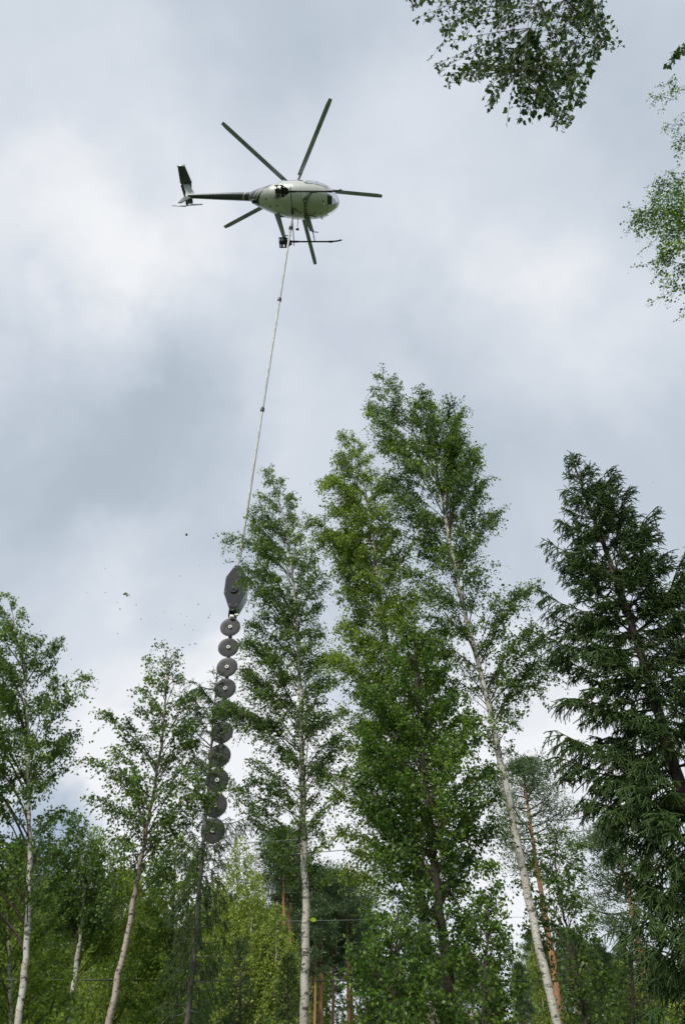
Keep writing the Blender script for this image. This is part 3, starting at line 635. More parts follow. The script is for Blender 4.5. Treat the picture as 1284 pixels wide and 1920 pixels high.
for i, c in enumerate(CP):
    if i == 0: B = B0
    else:
        B = B0.copy(); sc.collection.objects.link(B); B.parent = saw
        for h in (H0, H1, H2): c2 = h.copy(); sc.collection.objects.link(c2); c2.parent = B
    B.location = c; B.rotation_euler = (0, i*1.3, tilt[i])

# ------------------------------------------------------------------ power lines across the clearing
def wire(name, label, pa, pb, sag, r, group=None, m='black'):
    pa = np.array(pa, float); pb = np.array(pb, float); d = (pb-pa)/(pb-pa)[0]; A = pa+d*(-70-pa[0]); B = pa+d*(70-pa[0]); t_ = np.linspace(0, 1, 60); P = A+(B-A)*t_[:, None]; P[:, 2] += sag*(4*(t_-.5)**2)
    o0 = A.copy(); a = Acc(); tubes(a, P[None], np.full((1, 60), r), 6); o = a.build(name, M[m], None, o0); o.location = o0; return tag(o, label, 'power cable', group)
pa, pb = at(230, 1838, 24), at(1200, 1840, 24)
wire('power_cable', 'thick black low cable crossing in front of the forest near the bottom', pa, pb, .5, .022)
M['alu'] = mat('weathered_wire', (.22, .23, .24), .5, .4)
wire('power_wire', 'upper of two thin wires in the sky gap left of the right-hand pine', at(1030, 1539, 30), at(1112, 1533, 30), 0, .017, m='alu')
wire('power_wire', 'lower of two thin wires in the sky gap left of the right-hand pine', at(1045, 1562, 30), at(1120, 1556, 30), 0, .017, m='alu')
wire('power_wire', 'thin pale wire crossing the light green weeping birches', at(190, 1733, 26), at(600, 1726, 26), 0, .006, m='alu')

# ------------------------------------------------------------------ spruce
def needles(acc, pos, ax, ln, wd, tint, rng, mi=1):
    n = len(pos); ax = unit(ax); side = unit(np.cross(ax, unit(rng.normal(size=(n, 3)))))*(wd[:, None]*.5)
    V = np.stack([pos-side, pos+side, pos+ax*ln[:, None]], 1).reshape(-1, 3); acc.add(V, np.arange(3*n).reshape(n, 3), mi, np.repeat(tint, 3))
def spruce(name, label, trunk, r0, env, rng, nbr=110, dens=16, hang=.5, shoot=.13, nsp=.0030, nlen=.014, nw=.0062, bark='spruce_bark', leaf='needle', tips=(), group=None, jitter=.4, zlow=None, sparse=1.0, bdroop=.12, k0=.15, cat='spruce tree', core=.0055):
    trunk = np.asarray(trunk, float); base = trunk[0].copy(); root = thing(name, label, cat, base, group)
    tr, q = trunk_mesh(root, trunk, r0, M[bark], base, rng=rng)
    env = np.asarray(sorted(map(tuple, env)), float); z0 = env[0, 0] if zlow is None else zlow; z1 = env[-1, 0]; ztr = q[:, 2]
    def T_(z): return np.stack([np.interp(z, ztr, q[:, 0]), np.interp(z, ztr, q[:, 1]), z], -1)
    zt = z0+(z1-z0)*((np.arange(nbr)+rng.random(nbr))/nbr); ph = np.arange(nbr)*2.399+rng.random(nbr)*.8; c, s_ = np.cos(ph), np.sin(ph)
    tcn = T_(zt); xl = np.interp(zt, env[:, 0], env[:, 1]); xr = np.interp(zt, env[:, 0], env[:, 2])
    er = np.maximum(xr-tcn[:, 0], .1); el = np.maximum(tcn[:, 0]-xl, .1); ex = np.where(c > 0, er, el); ed = (er+el)/2*.9
    reach = np.sqrt((ex*c)**2+(ed*s_)**2)*(1-jitter*rng.random(nbr)**1.3); hd = unit(np.stack([ex*c, ed*s_, 0*c], -1)); f = (zt-z0)/(z1-z0)
    rise = (k0+1.1*f**2.2)*(.7+.6*rng.random(nbr)); B = T_(np.clip(zt-rise*reach, .4, ztr[-1]-.05)); Tp = tcn+hd*reach[:, None]
    for (tx, ty, tz, kk) in tips:
        b_ = T_(np.array([tz-kk*abs(tx-np.interp(tz, ztr, q[:, 0]))])); B = np.vstack([B, b_]); Tp = np.vstack([Tp, [[tx, ty, tz]]]); f = np.append(f, .3)
    nb = len(B); t = np.linspace(0, 1, 10); d = Tp-B; P = B[:, None]+d[:, None]*t[None, :, None]; L0 = np.linalg.norm(d, axis=1)
    P[:, :, 2] -= (bdroop*L0*(1-f))[:, None]*np.sin(np.pi*t)[None]**1.0*1.3
    P += np.cumsum(rng.normal(size=P.shape)*.012, 1)*np.sqrt(L0)[:, None, None]; L = np.linalg.norm(np.diff(P, axis=1), axis=2).sum(1)
    acc = Acc(); tubes(acc, P, (L*.010+.006)[:, None]*(1-.82*t[None]), 4)
    cnt = np.maximum((L*dens*sparse).astype(int), 3); bi = np.repeat(np.arange(nb), cnt); n = len(bi); tt = .12+.88*rng.random(n)**.85; fi = tt*9; i0 = np.minimum(fi.astype(int), 8); fr = (fi-i0)[:, None]
    Bp = P[bi, i0]*(1-fr)+P[bi, i0+1]*fr; tg = unit(P[bi, i0+1]-P[bi, i0]); sd_ = unit(np.cross(tg, np.array([0, 0, 1.])))*rng.choice([-1, 1], n)[:, None]
    hg = hang*(1-.75*f[bi])
    D = unit(tg*.75+sd_*(.35+.5*rng.random((n, 1)))+rng.normal(size=(n, 3))*.12+np.stack([0*hg, 0*hg, -hg*1.2+.1], -1)); ln = np.clip(L[bi], .3, 2.2)*(.20+.16*rng.random(n))*(1.25-.8*tt)+.06
    # shoots: the branch's own tip, the side shoots, and sub-shoots along them
    S_b = [Bp]; S_d = [D]; S_l = [ln]; S_o = [bi]
    m = np.maximum((ln/.040).astype(int), 0); oi = np.repeat(np.arange(n), m); u = .15+.85*rng.random(len(oi))
    b2 = Bp[oi]+D[oi]*(ln[oi]*u)[:, None]; b2[:, 2] -= .22*hg[oi]*ln[oi]*u*u
    d2 = unit(D[oi]*.7+rng.normal(size=(len(oi), 3))*.5+np.stack([0*u, 0*u, -hg[oi]*1.3], -1)); S_b.append(b2); S_d.append(d2); S_l.append(shoot*(.5+.9*rng.random(len(oi)))*(1.1-.4*u)+.07*hg[oi]*ln[oi]); S_o.append(bi[oi])
    # branch ends
    for kk in range(6, 9): S_b.append(P[:, kk]); S_d.append(unit(P[:, kk+1]-P[:, kk])); S_l.append(np.linalg.norm(P[:, kk+1]-P[:, kk], axis=1)); S_o.append(np.arange(nb))
    b0 = np.vstack(S_b); dd = np.vstack(S_d); l0 = np.concatenate(S_l); ow = np.concatenate(S_o); gr = np.where(l0 < 2, .12, .12)
    K = 4; uu = np.linspace(0, 1, K); X = b0[:, None]+dd[:, None]*(l0[:, None]*uu)[..., None]; X[:, :, 2] -= (gr*l0)[:, None]*uu*uu
    tubes(acc, X, np.full((len(b0), K), core)*(1.2-.6*uu), 3, 1)
    bt = np.clip(.42+.22*rng.normal(size=nb), 0, 1)
    mm = np.maximum((l0/nsp).astype(int), 6); oi = np.repeat(np.arange(len(b0)), mm); v = rng.random(len(oi)); pos = b0[oi]+dd[oi]*(l0[oi]*v)[:, None]; pos[:, 2] -= gr[oi]*l0[oi]*v*v
    nn = len(oi); ax = unit(np.cross(dd[oi], rng.normal(size=(nn, 3))))+dd[oi]*.45+np.array([0, 0, .15])
    needles(acc, pos, ax, nlen*(.7+.6*rng.random(nn)), np.full(nn, nw), np.clip(bt[ow[oi]]*.6+.15+.25*v*.5+rng.normal(size=nn)*.12, 0, 1), rng)
    # leader
    acc.build('crown', [M[bark], M[leaf]], root, base); return root

# ------------------------------------------------------------------ pine (long bare stem, tufted crown)
def pine(name, label, trunk, r0, zc, width, rng, group=None, nbr=26, nneed=46, tl=.13, tw=.016, clump=6, lowdead=8, leaf='needle_pine', shape=.55):
    trunk = np.asarray(trunk, float); base = trunk[0].copy(); root = thing(name, label, 'pine tree', base, group); tr, q = trunk_mesh(root, trunk, r0, M['pine_bark'], base, rng=rng, sides=9, k=30, rtop=.02)
    ztr = q[:, 2]; z1 = ztr[-1]
    def T_(z): return np.stack([np.interp(z, ztr, q[:, 0]), np.interp(z, ztr, q[:, 1]), z], -1)
    zb = zc+(z1-zc)*((np.arange(nbr)+rng.random(nbr))/nbr)**.9; f = (zb-zc)/(z1-zc); ph = np.arange(nbr)*2.399+rng.random(nbr); R = width*(np.sin(np.pi*np.clip(f*.8+.2, 0, 1))**shape)*(.6+.5*rng.random(nbr))*np.clip((1-f)*3+.25, 0, 1)
    B = T_(zb); up = .15+.8*f; Tp = B+np.stack([np.cos(ph)*R, np.sin(ph)*R, up*R], -1); t = np.linspace(0, 1, 7); P = B[:, None]+(Tp-B)[:, None]*t[None, :, None]; P[:, :, 2] -= .12*R[:, None]*np.sin(np.pi*t)
    P += np.cumsum(rng.normal(size=P.shape)*.02, 1)*np.sqrt(R)[:, None, None]; acc = Acc(); tubes(acc, P, (R*.014+.008)[:, None]*(1-.7*t), 4)
    if lowdead:
        zd = base[2]+(zc-base[2])*(.45+.55*rng.random(lowdead)); B2 = T_(zd); a2 = rng.random(lowdead)*6.28; l2 = .4+.8*rng.random(lowdead); P2 = B2[:, None]+np.stack([np.cos(a2)*l2, np.sin(a2)*l2, -.1*l2], -1)[:, None]*np.linspace(0, 1, 4)[None, :, None]; tubes(acc, P2, np.full((lowdead, 4), .01), 3)
    bi = np.repeat(np.arange(nbr), clump); u = .35+.65*rng.random(len(bi))**.7; fi = u*6; i0 = np.minimum(fi.astype(int), 5); c = P[bi, i0]+(P[bi, i0+1]-P[bi, i0])*(fi-i0)[:, None]+rng.normal(size=(len(bi), 3))*.14*np.clip(R[bi], .3, 1.6)[:, None]*np.array([1, 1, .45])
    bt = np.clip(.45+.22*rng.normal(size=len(bi)), 0, 1); oi = np.repeat(np.arange(len(bi)), nneed); nn = len(oi); off = rng.normal(size=(nn, 3))*np.array([.15, .15, .09])*(.6+.4*width)
    needles(acc, c[oi]+off, unit(off)+np.array([0, 0, .5])+rng.normal(size=(nn, 3))*.35, tl*(.6+.8*rng.random(nn)), np.full(nn, tw*1.9), np.clip(bt[oi]+rng.normal(size=nn)*.15, 0, 1), rng)
    acc.build('crown', [M['dark_bark'], M[leaf]], root, base); return root
def copy_tree(root, loc, rot, sc_, label, group):
    r = root.copy(); sc.collection.objects.link(r); r.location = loc; r.rotation_euler = (0, 0, rot); r.scale = (sc_[0], sc_[0], sc_[1]); r['label'] = label
    r['group'] = group
    for ch in root.children:
        c = ch.copy(); sc.collection.objects.link(c); c.parent = r
    return r
G = lambda s: np.random.default_rng(s)

# === near birches, left to right
D = 13
broadleaf('birch_tree', 'white-barked birch at the left edge with a long ragged branch reaching right', from_px([(34, 1920), (44, 1840), (52, 1760), (56, 1620), (54, 1500), (53, 1400), (52, 1330), (44, 1240), (28, 1170), (16, 1118)], D), .062,
          env_px([(1690, -110, 75), (1600, -140, 120), (1520, -150, 110), (1440, -150, 112), (1380, -140, 128), (1290, -120, 140), (1230, -90, 112), (1170, -60, 60), (1120, -6, 26)], D), G(11), nbr=58, dens=14, slope=(.8, 1.6), lsize=.058,
          tips=tips_px([(157, 1270, .5), (150, 1300, .45), (130, 1405, .5), (110, 1205, 1.1), (100, 1215, 1.2), (120, 1390, .6, .5), (26, 1125, 3)], D))
D = 11.5
broadleaf('birch_tree', 'slim pinkish birch leaning right, left of the saw blades', from_px([(203, 1920), (221, 1840), (238, 1760), (256, 1660), (272, 1570), (288, 1490), (302, 1410), (310, 1330), (313, 1270), (313, 1222)], D), .056,
          env_px([(1640, 225, 350), (1560, 215, 392), (1500, 205, 398), (1430, 200, 392), (1370, 235, 380), (1300, 250, 366), (1250, 268, 352), (1215, 296, 330)], D), G(12), nbr=64, dens=12, slope=(.8, 1.6), lsize=.055, bark='birch_pink',
          tips=tips_px([(172, 1432, .5), (172, 1500, .35), (205, 1345, .9), (212, 1575, .2), (392, 1500, .6)], D), jitter=.5)
D = 14
broadleaf('birch_tree', 'straight white birch just right of the saw', from_px([(570, 1920), (572, 1840), (574, 1750), (572, 1660), (569, 1560), (567, 1480), (565, 1400), (563, 1300), (559, 1200), (552, 1120), (545, 1050), (535, 980), (521, 930), (505, 878)], D), .084,
          env_px([(1640, 500, 640), (1560, 478, 640), (1500, 455, 655), (1420, 462, 660), (1350, 440, 655), (1260, 452, 645), (1180, 455, 628), (1110, 468, 622), (1060, 462, 608), (1000, 462, 580), (950, 478, 562), (905, 492, 532), (875, 500, 512)], D), G(13), nbr=108, dens=15, slope=(.85, 1.6), lsize=.056,
          tips=tips_px([(440, 1003, 1.0), (447, 1480, .45), (452, 1340, .6), (430, 1320, .7), (497, 880, 3), (500, 1600, .3)], D), jitter=.5)
D = 13
broadleaf('birch_tree', 'dense birch with left-bent tip, next right after the straight white birch', from_px([(815, 1920), (806, 1850), (797, 1760), (786, 1660), (770, 1560), (755, 1450), (738, 1330), (722, 1200), (708, 1080), (695, 980), (680, 900), (662, 826)], D), .11,
          env_px([(1640, 660, 880), (1560, 650, 870), (1450, 640, 860), (1350, 640, 860), (1250, 630, 860), (1150, 628, 815), (1080, 628, 790), (1010, 606, 762), (960, 612, 745), (900, 622, 730), (860, 634, 700), (820, 650, 672)], D), G(14), nbr=140, dens=18, slope=(.8, 1.6), lsize=.056, leaf='leaf_warm',
          tips=tips_px([(608, 1010, 1.0), (642, 815, 2.5), (620, 905, 1.4), (590, 980, 1.0)], D), jitter=.45)
D = 11.8
broadleaf('alder_tree', 'dark-stemmed leafy tree between the dense birch and the leaning white birch', from_px([(852, 1920), (842, 1850), (830, 1760), (818, 1660), (808, 1570), (798, 1480), (790, 1400), (784, 1320), (780, 1240), (778, 1170)], D), .105,
          env_px([(1800, 730, 920), (1700, 700, 925), (1600, 680, 945), (1500, 670, 940), (1400, 665, 905), (1320, 690, 880), (1250, 710, 855), (1165, 760, 800)], D), G(15), nbr=84, dens=13, lsize=.062, leaf='leaf_deep', bark='dark_bark', slope=(.8, 1.5), cat='alder tree')
D = 12
broadleaf('birch_tree', 'tall leaning white birch with three pointed tops', from_px([(1042, 1920), (1021, 1820), (1000, 1730), (986, 1660), (966, 1560), (948, 1470), (932, 1400), (908, 1290), (884, 1200), (862, 1110), (848, 1040), (836, 970), (820, 905), (800, 860), (770, 800), (740, 745), (714, 698)], D), .076,
          env_px([(1400, 880, 990), (1330, 850, 1005), (1260, 822, 1000), (1200, 790, 985), (1130, 760, 975), (1060, 745, 925), (1000, 730, 925), (940, 715, 922), (880, 705, 900), (830, 700, 885), (790, 698, 860), (760, 698, 800), (725, 700, 765), (695, 706, 722)], D), G(16), nbr=92, dens=13, slope=(.95, 1.6), lsize=.058,
          tips=tips_px([(810, 764, 3.2), (856, 783, 3), (850, 800, 3), (880, 850, 2.4), (903, 905, 2), (932, 966, 1.5), (990, 1108, 1.2), (1035, 1262, .62), (1028, 1240, .7, .3), (990, 1185, 1.1), (965, 1340, .5), (1010, 1200, 1.0), (700, 770, 1.4), (812, 790, 3.2, .3), (852, 830, 2.8, -.3)], D), jitter=.5)
# === birch whose trunk stands outside the frame on the right
br = at(1240, 450, 6.0)
P0 = np.array([7.6, 6.2, 0]); tz = 15.5
broadleaf('birch_tree', 'fine-leaved birch reaching in from the right edge against the sky', [P0, P0+[0, 0, 5], P0+[-.1, 0, 10], P0+[-.2, 0, 13.5]], .13,
          [(z, P0[0]-1.7, P0[0]+1.8) for z in (5, 7, 9)]+[(11, P0[0]-1.5, P0[0]+1.5), (13.4, P0[0]-.2, P0[0]+.3)], G(17), leaf='leaf_deep', nbr=66, dens=15, lsize=.05, rmax=.85,
          tips=tips_px([(1203, 395, .4), (1232, 352, .5, .4), (1228, 180, .5), (1262, 262, .25), (1266, 280, .3, .3), (1256, 470, .3), (1275, 545, .15), (1250, 150, .7, -.3), (1250, 235, .4, .1), (1280, 410, .3), (1218, 400, .35, .2), (1262, 500, .15, .2), (1240, 430, .3), (1268, 360, .5), (1270, 170, .6)], 6.2))
# === overhanging branch, top right, close to the camera
P0 = np.array([4.9, 1.2, 0])
def overhang():
    rng = G(18); D = 2.6
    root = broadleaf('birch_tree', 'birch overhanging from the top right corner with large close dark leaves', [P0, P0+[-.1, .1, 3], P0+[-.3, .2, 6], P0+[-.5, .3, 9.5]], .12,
              [(6.6, P0[0]-.3, P0[0]+1.2), (9.4, P0[0]-.5, P0[0]+.6)], rng, nbr=14, dens=9, lsize=.05, leaf='leaf_silhouette', zlow=6.8, tips=[])
    acc = Acc(); base = P0
    S = np.array([2.3, .7, 9.3]); tubes(acc, np.array([[[4.5, 1.45, 8.0], [3.6, 1.1, 8.9], [2.8, .85, 9.25], [2.3, .7, 9.3]]]), np.array([[.05, .04, .03, .02]]), 6)
    mains = []
    for (px, py, dy) in ((1040, 60, .0), (905, 45, .1), (1000, -20, -.2), (800, 5, .1), (1060, 150, .15), (1130, 70, .0), (960, 130, -.1), (1255, 100, .3)):
        e = at(px, py, D+dy+.3*rng.normal()); S1 = np.array([4.2, 1.4, 7.6]) if px > 1200 else S; mid = (S1+e)/2+np.array([.15*rng.normal(), .15*rng.normal(), .35]); t = np.linspace(0, 1, 12)[:, None]; mains.append((1-t)**2*S1+2*t*(1-t)*mid+t*t*e)
    P = np.array(mains); tubes(acc, P, np.full((len(P), 12), .009)*(1.3-np.linspace(0, 1, 12)), 5)
    # drooping twigs ending at the outline seen in the photo
    ends = [(838, 158), (820, 132), (855, 150), (848, 90), (780, 15), (795, 40), (785, 5), (915, 200), (925, 190), (890, 150), (975, 228), (985, 215), (1000, 212), (1045, 238), (1057, 244), (1066, 225), (1090, 185), (1100, 130), (1075, 205), (1150, 92), (1140, 60), (1148, 88), (1135, 75), (1128, 60), (1118, 15), (1125, 10), (1110, 40), (1095, 50), (1020, 195), (950, 160), (935, 110), (1040, 160), (1070, 110), (1010, 120), (960, 70), (1085, 60), (880, 120), (905, 95), (1253, 118), (1260, 108), (870, 50), (990, 160), (1055, 70), (1000, 60), (930, 60), (1030, 215), (1060, 170), (1085, 155), (830, 60), (850, 20), (940, 25), (980, 190), (1000, 90), (1020, 30), (1075, 30), (960, 20), (900, 20)]
    tw = []; extra = []
    for (px, py) in ends:
        for rpt in range(4 if px < 1200 else 1):
            e = at(px+rng.normal()*10*(rpt > 0), py-abs(rng.normal())*22*(rpt > 0), D+rng.normal()*.22)
            pts = P[:7].reshape(-1, 3)[np.arange(7*12) % 12 > 4] if px < 1200 else P[7][6:]
            dist = np.linalg.norm(pts-(e+np.array([0, 0, .25])), axis=1); s = pts[np.argsort(dist)[rng.integers(0, 3)]]
            t = np.linspace(0, 1, 8)[:, None]; mid = (s+e)/2+np.array([0, 0, .07])*np.linalg.norm(s-e); tw.append((1-t)**2*s+2*t*(1-t)*mid+t*t*e)
    T = np.array(tw); tubes(acc, T, np.full((len(T), 8), .0026)*(1.3-.7*np.linspace(0, 1, 8)), 4)
    pos = []; ax = []
    for q in T:
        L = np.linalg.norm(np.diff(q, axis=0), axis=1).sum(); m = max(int(min(L, 1.0)/.03), 6)
        u = 1-(1-.12)*rng.random(m)**1.1*min(1, 1.1/L); u[0] = 1; fi = u*7; i0 = np.minimum(fi.astype(int), 6); p = q[i0]+(q[i0+1]-q[i0])*(fi-i0)[:, None]
        pd = rng.normal(size=(m, 3))*.7+np.array([0, 0, -.6]); pe = p+unit(pd)*.02; tubes(acc, np.stack([p, pe], 1), np.full((m, 2), .0009), 3)
        pos.append(pe); ax.append(unit(pd)*.6+rng.normal(size=(m, 3))*.4+np.array([0, 0, -.5]))
    pos = np.vstack(pos); ax = np.vstack(ax); n = len(pos)
    # six-sided, slightly folded leaves, since these are close enough to show their shape
    axis = unit(ax); side = unit(np.cross(axis, rng.normal(size=(n, 3)))); nor = np.cross(axis, side); s = (.052*(.55+.65*rng.random(n)))[:, None]
    prof = [(0, 0), (.12, .30), (.38, .40), (.72, .18), (1.05, 0), (.72, -.18), (.38, -.40), (.12, -.30)]
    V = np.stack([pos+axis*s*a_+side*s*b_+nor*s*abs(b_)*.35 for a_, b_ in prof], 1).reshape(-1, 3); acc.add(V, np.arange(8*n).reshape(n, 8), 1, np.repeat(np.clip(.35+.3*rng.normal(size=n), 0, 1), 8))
    acc.build('overhanging_branch', [M['twig'], M['leaf_silhouette']], root, base)
overhang()

# === spruce on the right
D = 9.6
spruce('spruce_tree', 'big dark spruce at the right edge with hanging branchlets', from_px([(1420, 1920), (1395, 1830), (1355, 1700), (1308, 1570), (1284, 1500), (1258, 1430), (1238, 1350), (1215, 1270), (1190, 1190), (1160, 1100), (1130, 1020), (1100, 940), (1082, 890), (1068, 848)], D), .125,
       env_px([(1900, 1180, 1560), (1800, 1150, 1560), (1700, 1125, 1520), (1600, 1110, 1500), (1500, 1085, 1470), (1420, 1078, 1420), (1330, 1070, 1380), (1240, 1060, 1340), (1180, 1035, 1300), (1110, 1040, 1262), (1040, 1048, 1225), (980, 1058, 1195), (930, 1062, 1160), (885, 1065, 1115), (850, 1066, 1075)], D), G(21), nbr=150, dens=34, hang=.7, nw=.007, nlen=.0125, core=.0085, shoot=.12,
       tips=tips_px([(1005, 1188, .15), (1018, 1112, .35), (1032, 1018, .7), (1040, 1420, .1), (1043, 1372, .15), (1047, 970, .9), (1056, 905, 1.5), (1172, 925, 1.7), (1212, 980, 1.4), (1245, 1042, 1.1), (1283, 1030, 1.2, -.3), (1140, 890, 2.4), (1108, 878, 3), (1060, 1310, .1), (1096, 1500, 0), (1070, 870, 3), (1074, 862, 4)], D), jitter=.42)
spruce('spruce_tree', 'second spruce cut off by the right edge, behind the big dark spruce', from_px([(1420, 1920), (1405, 1700), (1385, 1500), (1360, 1300), (1335, 1150), (1305, 1020)], 12.5), .12,
       env_px([(1900, 1270, 1600), (1700, 1265, 1560), (1500, 1260, 1520), (1300, 1255, 1470), (1150, 1262, 1400), (1020, 1298, 1312)], 12.5), G(23), nbr=90, dens=24, hang=.8, nw=.009, nsp=.005, tips=tips_px([(1284, 1035, 1.5), (1262, 1090, 1.0), (1250, 1180, .5)], 12.5))
# === thin half-dead spruce in front of the blades
D = 14.5
spruce('young_spruce', 'thin sparse half-dead spruce standing in front of the lower saw blades', from_px([(352, 1920), (358, 1850), (366, 1760), (372, 1690), (379, 1620), (384, 1560), (389, 1500), (394, 1430), (399, 1360), (404, 1300), (408, 1262)], D), .07,
       env_px([(1900, 290, 430), (1750, 300, 440), (1600, 320, 440), (1500, 345, 430), (1420, 350, 425), (1340, 345, 425), (1280, 360, 420), (1258, 395, 414)], D), G(22), nbr=120, dens=13, hang=.9, nsp=.012, bark='grey_wood', tips=tips_px([(345, 1268, .4), (338, 1300, .4), (348, 1340, .3), (478, 1530, .1)], D), sparse=1.3, nlen=.03, nw=.008, jitter=.5)
# === lower storey, mid distance
D = 21
broadleaf('birch_sapling', 'bushy green birch filling the lower left corner', from_px([(20, 1930), (18, 1800), (14, 1700), (10, 1620)], 15), .05, env_px([(1925, -80, 120), (1800, -90, 130), (1700, -90, 95), (1610, -20, 50)], 15), G(31), nbr=46, dens=11, lsize=.062, leaf='leaf_warm', slope=(.6, 1.2))
broadleaf('birch_tree', 'green-topped birch rising just right of the left-edge birch', from_px([(128, 1920), (140, 1840), (152, 1750), (158, 1660), (152, 1590), (146, 1530)], D), .09, env_px([(1900, 70, 250), (1780, 75, 230), (1680, 85, 222), (1600, 100, 195), (1560, 118, 175), (1525, 138, 152)], D), G(32), nbr=56, dens=10, lsize=.075, sp=.04, weep=.2, bark='birch_young', leaf='leaf', zlow=4.5)
broadleaf('birch_tree', 'narrow pale-stemmed birch close behind the slim leaning birch', from_px([(130, 1920), (142, 1820), (156, 1720), (172, 1640), (185, 1580), (190, 1545)], 22), .08, env_px([(1900, 120, 300), (1780, 130, 300), (1680, 150, 280), (1600, 160, 240), (1550, 180, 200)], 22), G(33), nbr=50, dens=9, lsize=.075, sp=.042, weep=.3, bark='birch_young', leaf='leaf_warm', zlow=4.2)
broadleaf('birch_tree', 'dark green bushy birch between the slim leaning birch and the half-dead spruce', from_px([(320, 1920), (322, 1800), (325, 1700), (330, 1600), (334, 1560)], 17), .07, env_px([(1900, 225, 420), (1780, 232, 410), (1680, 250, 400), (1600, 275, 385), (1555, 315, 352)], 17), G(34), nbr=62, dens=10, lsize=.065, leaf='leaf_warm', bark='dark_bark')
broadleaf('alder_bush', 'leafy dark bush at the bottom between the white birch stems', from_px([(740, 1925), (742, 1850), (744, 1760), (745, 1700)], 11), .05, env_px([(1925, 640, 850), (1850, 640, 850), (1780, 660, 830), (1700, 710, 780)], 11), G(35), nbr=50, dens=12, lsize=.06, leaf='leaf_deep', bark='dark_bark', slope=(.5, 1.1), cat='bush')
broadleaf('alder_bush', 'leafy bush at the bottom just left of the leaning white birch stem', from_px([(905, 1925), (908, 1860), (912, 1780), (915, 1690)], 11), .05, env_px([(1925, 830, 985), (1850, 830, 985), (1770, 850, 975), (1690, 895, 930)], 11), G(36), nbr=46, dens=12, lsize=.06, leaf='leaf_deep', bark='dark_bark', slope=(.5, 1.1), cat='bush')
broadleaf('birch_sapling', 'thin dark-stemmed birch sapling right of the leaning white birch', from_px([(1098, 1920), (1085, 1850), (1072, 1780), (1055, 1715), (1044, 1660), (1040, 1600), (1043, 1555)], 12.5), .04, env_px([(1900, 1030, 1170), (1820, 1010, 1150), (1740, 985, 1125), (1680, 975, 1120), (1620, 980, 1112), (1570, 1015, 1080), (1550, 1035, 1050)], 12.5), G(37), nbr=52, dens=9, lsize=.062, leaf='leaf', bark='dark_bark', slope=(.8, 1.4))
broadleaf('willow_bush', 'pale green bush low between the leaning birch and the right-hand pine', from_px([(1140, 1925), (1142, 1860), (1140, 1800)], 22), .05, env_px([(1925, 1050, 1230), (1860, 1060, 1225), (1795, 1110, 1180)], 22), G(38), nbr=40, dens=12, lsize=.085, sp=.05, leaf='leaf_bright', bark='dark_bark', slope=(.4, 1.0), cat='bush')
# light green weeping birches in the clearing edge
wb = [((425, 1920), (440, 1750), (452, 1560), 26, 70, 'tallest light green weeping birch, below the last saw blade'), ((455, 1920), (470, 1780), (478, 1635), 25, 62, 'light green weeping birch just right of the tallest one'),
      ((512, 1920), (518, 1800), (520, 1690), 24, 55, 'light green weeping birch left of the straight white stem'), ((395, 1920), (402, 1800), (408, 1640), 28, 66, 'light green weeping birch beside the half-dead spruce'),
      ((250, 1920), (258, 1800), (262, 1660), 27, 66, 'light green weeping birch behind the slim leaning birch'), ((70, 1920), (82, 1800), (95, 1640), 29, 66, 'light green weeping birch behind the left-edge birch')]
for i, (b_, m_, t_, D_, wd_, lb) in enumerate(wb):
    broadleaf('weeping_birch', lb, from_px([b_, m_, t_], D_), .075, env_px([(1915, b_[0]-wd_, b_[0]+wd_), (1800, m_[0]-wd_, m_[0]+wd_), ((1800+t_[1])/2, t_[0]-wd_*.7, t_[0]+wd_*.7), (t_[1]+25, t_[0]-wd_*.25, t_[0]+wd_*.25), (t_[1], t_[0]-4, t_[0]+4)], D_), G(40+i), nbr=54, dens=9, tlen=.5, lsize=.075, sp=.042,
              weep=.45, droop=.9, leaf='leaf_bright' if i < 4 else 'leaf_warm', bark='birch_young', group='light green weeping birches along the clearing')
# small dark spruces in front of them
for i, (x, yt, D_, wd_, lb) in enumerate([(540-90, 1760, 20, 48, 'small dark spruce in front of the light green birches'), (540, 1790, 21, 30, 'small dark spruce against the left of the straight white stem'), (322, 1800, 20, 44, 'small dark spruce low beneath the slim leaning birch'), (1130, 1775, 20, 48, 'small dark spruce low beside the right-hand pine'), (1185, 1720, 16, 62, 'dark young spruce under the big right spruce')]):
    spruce('young_spruce', lb, from_px([(x, 1920), (x, (1920+yt)/2), (x, yt)], D_), .06, env_px([(1925, x-wd_*1.1, x+wd_*1.1), ((1920+yt)/2, x-wd_*.7, x+wd_*.7), (yt, x-3, x+3)], D_), G(60+i), nbr=56, dens=8, nsp=.02, nlen=.04, nw=.012, shoot=.2, k0=.3, hang=.3)
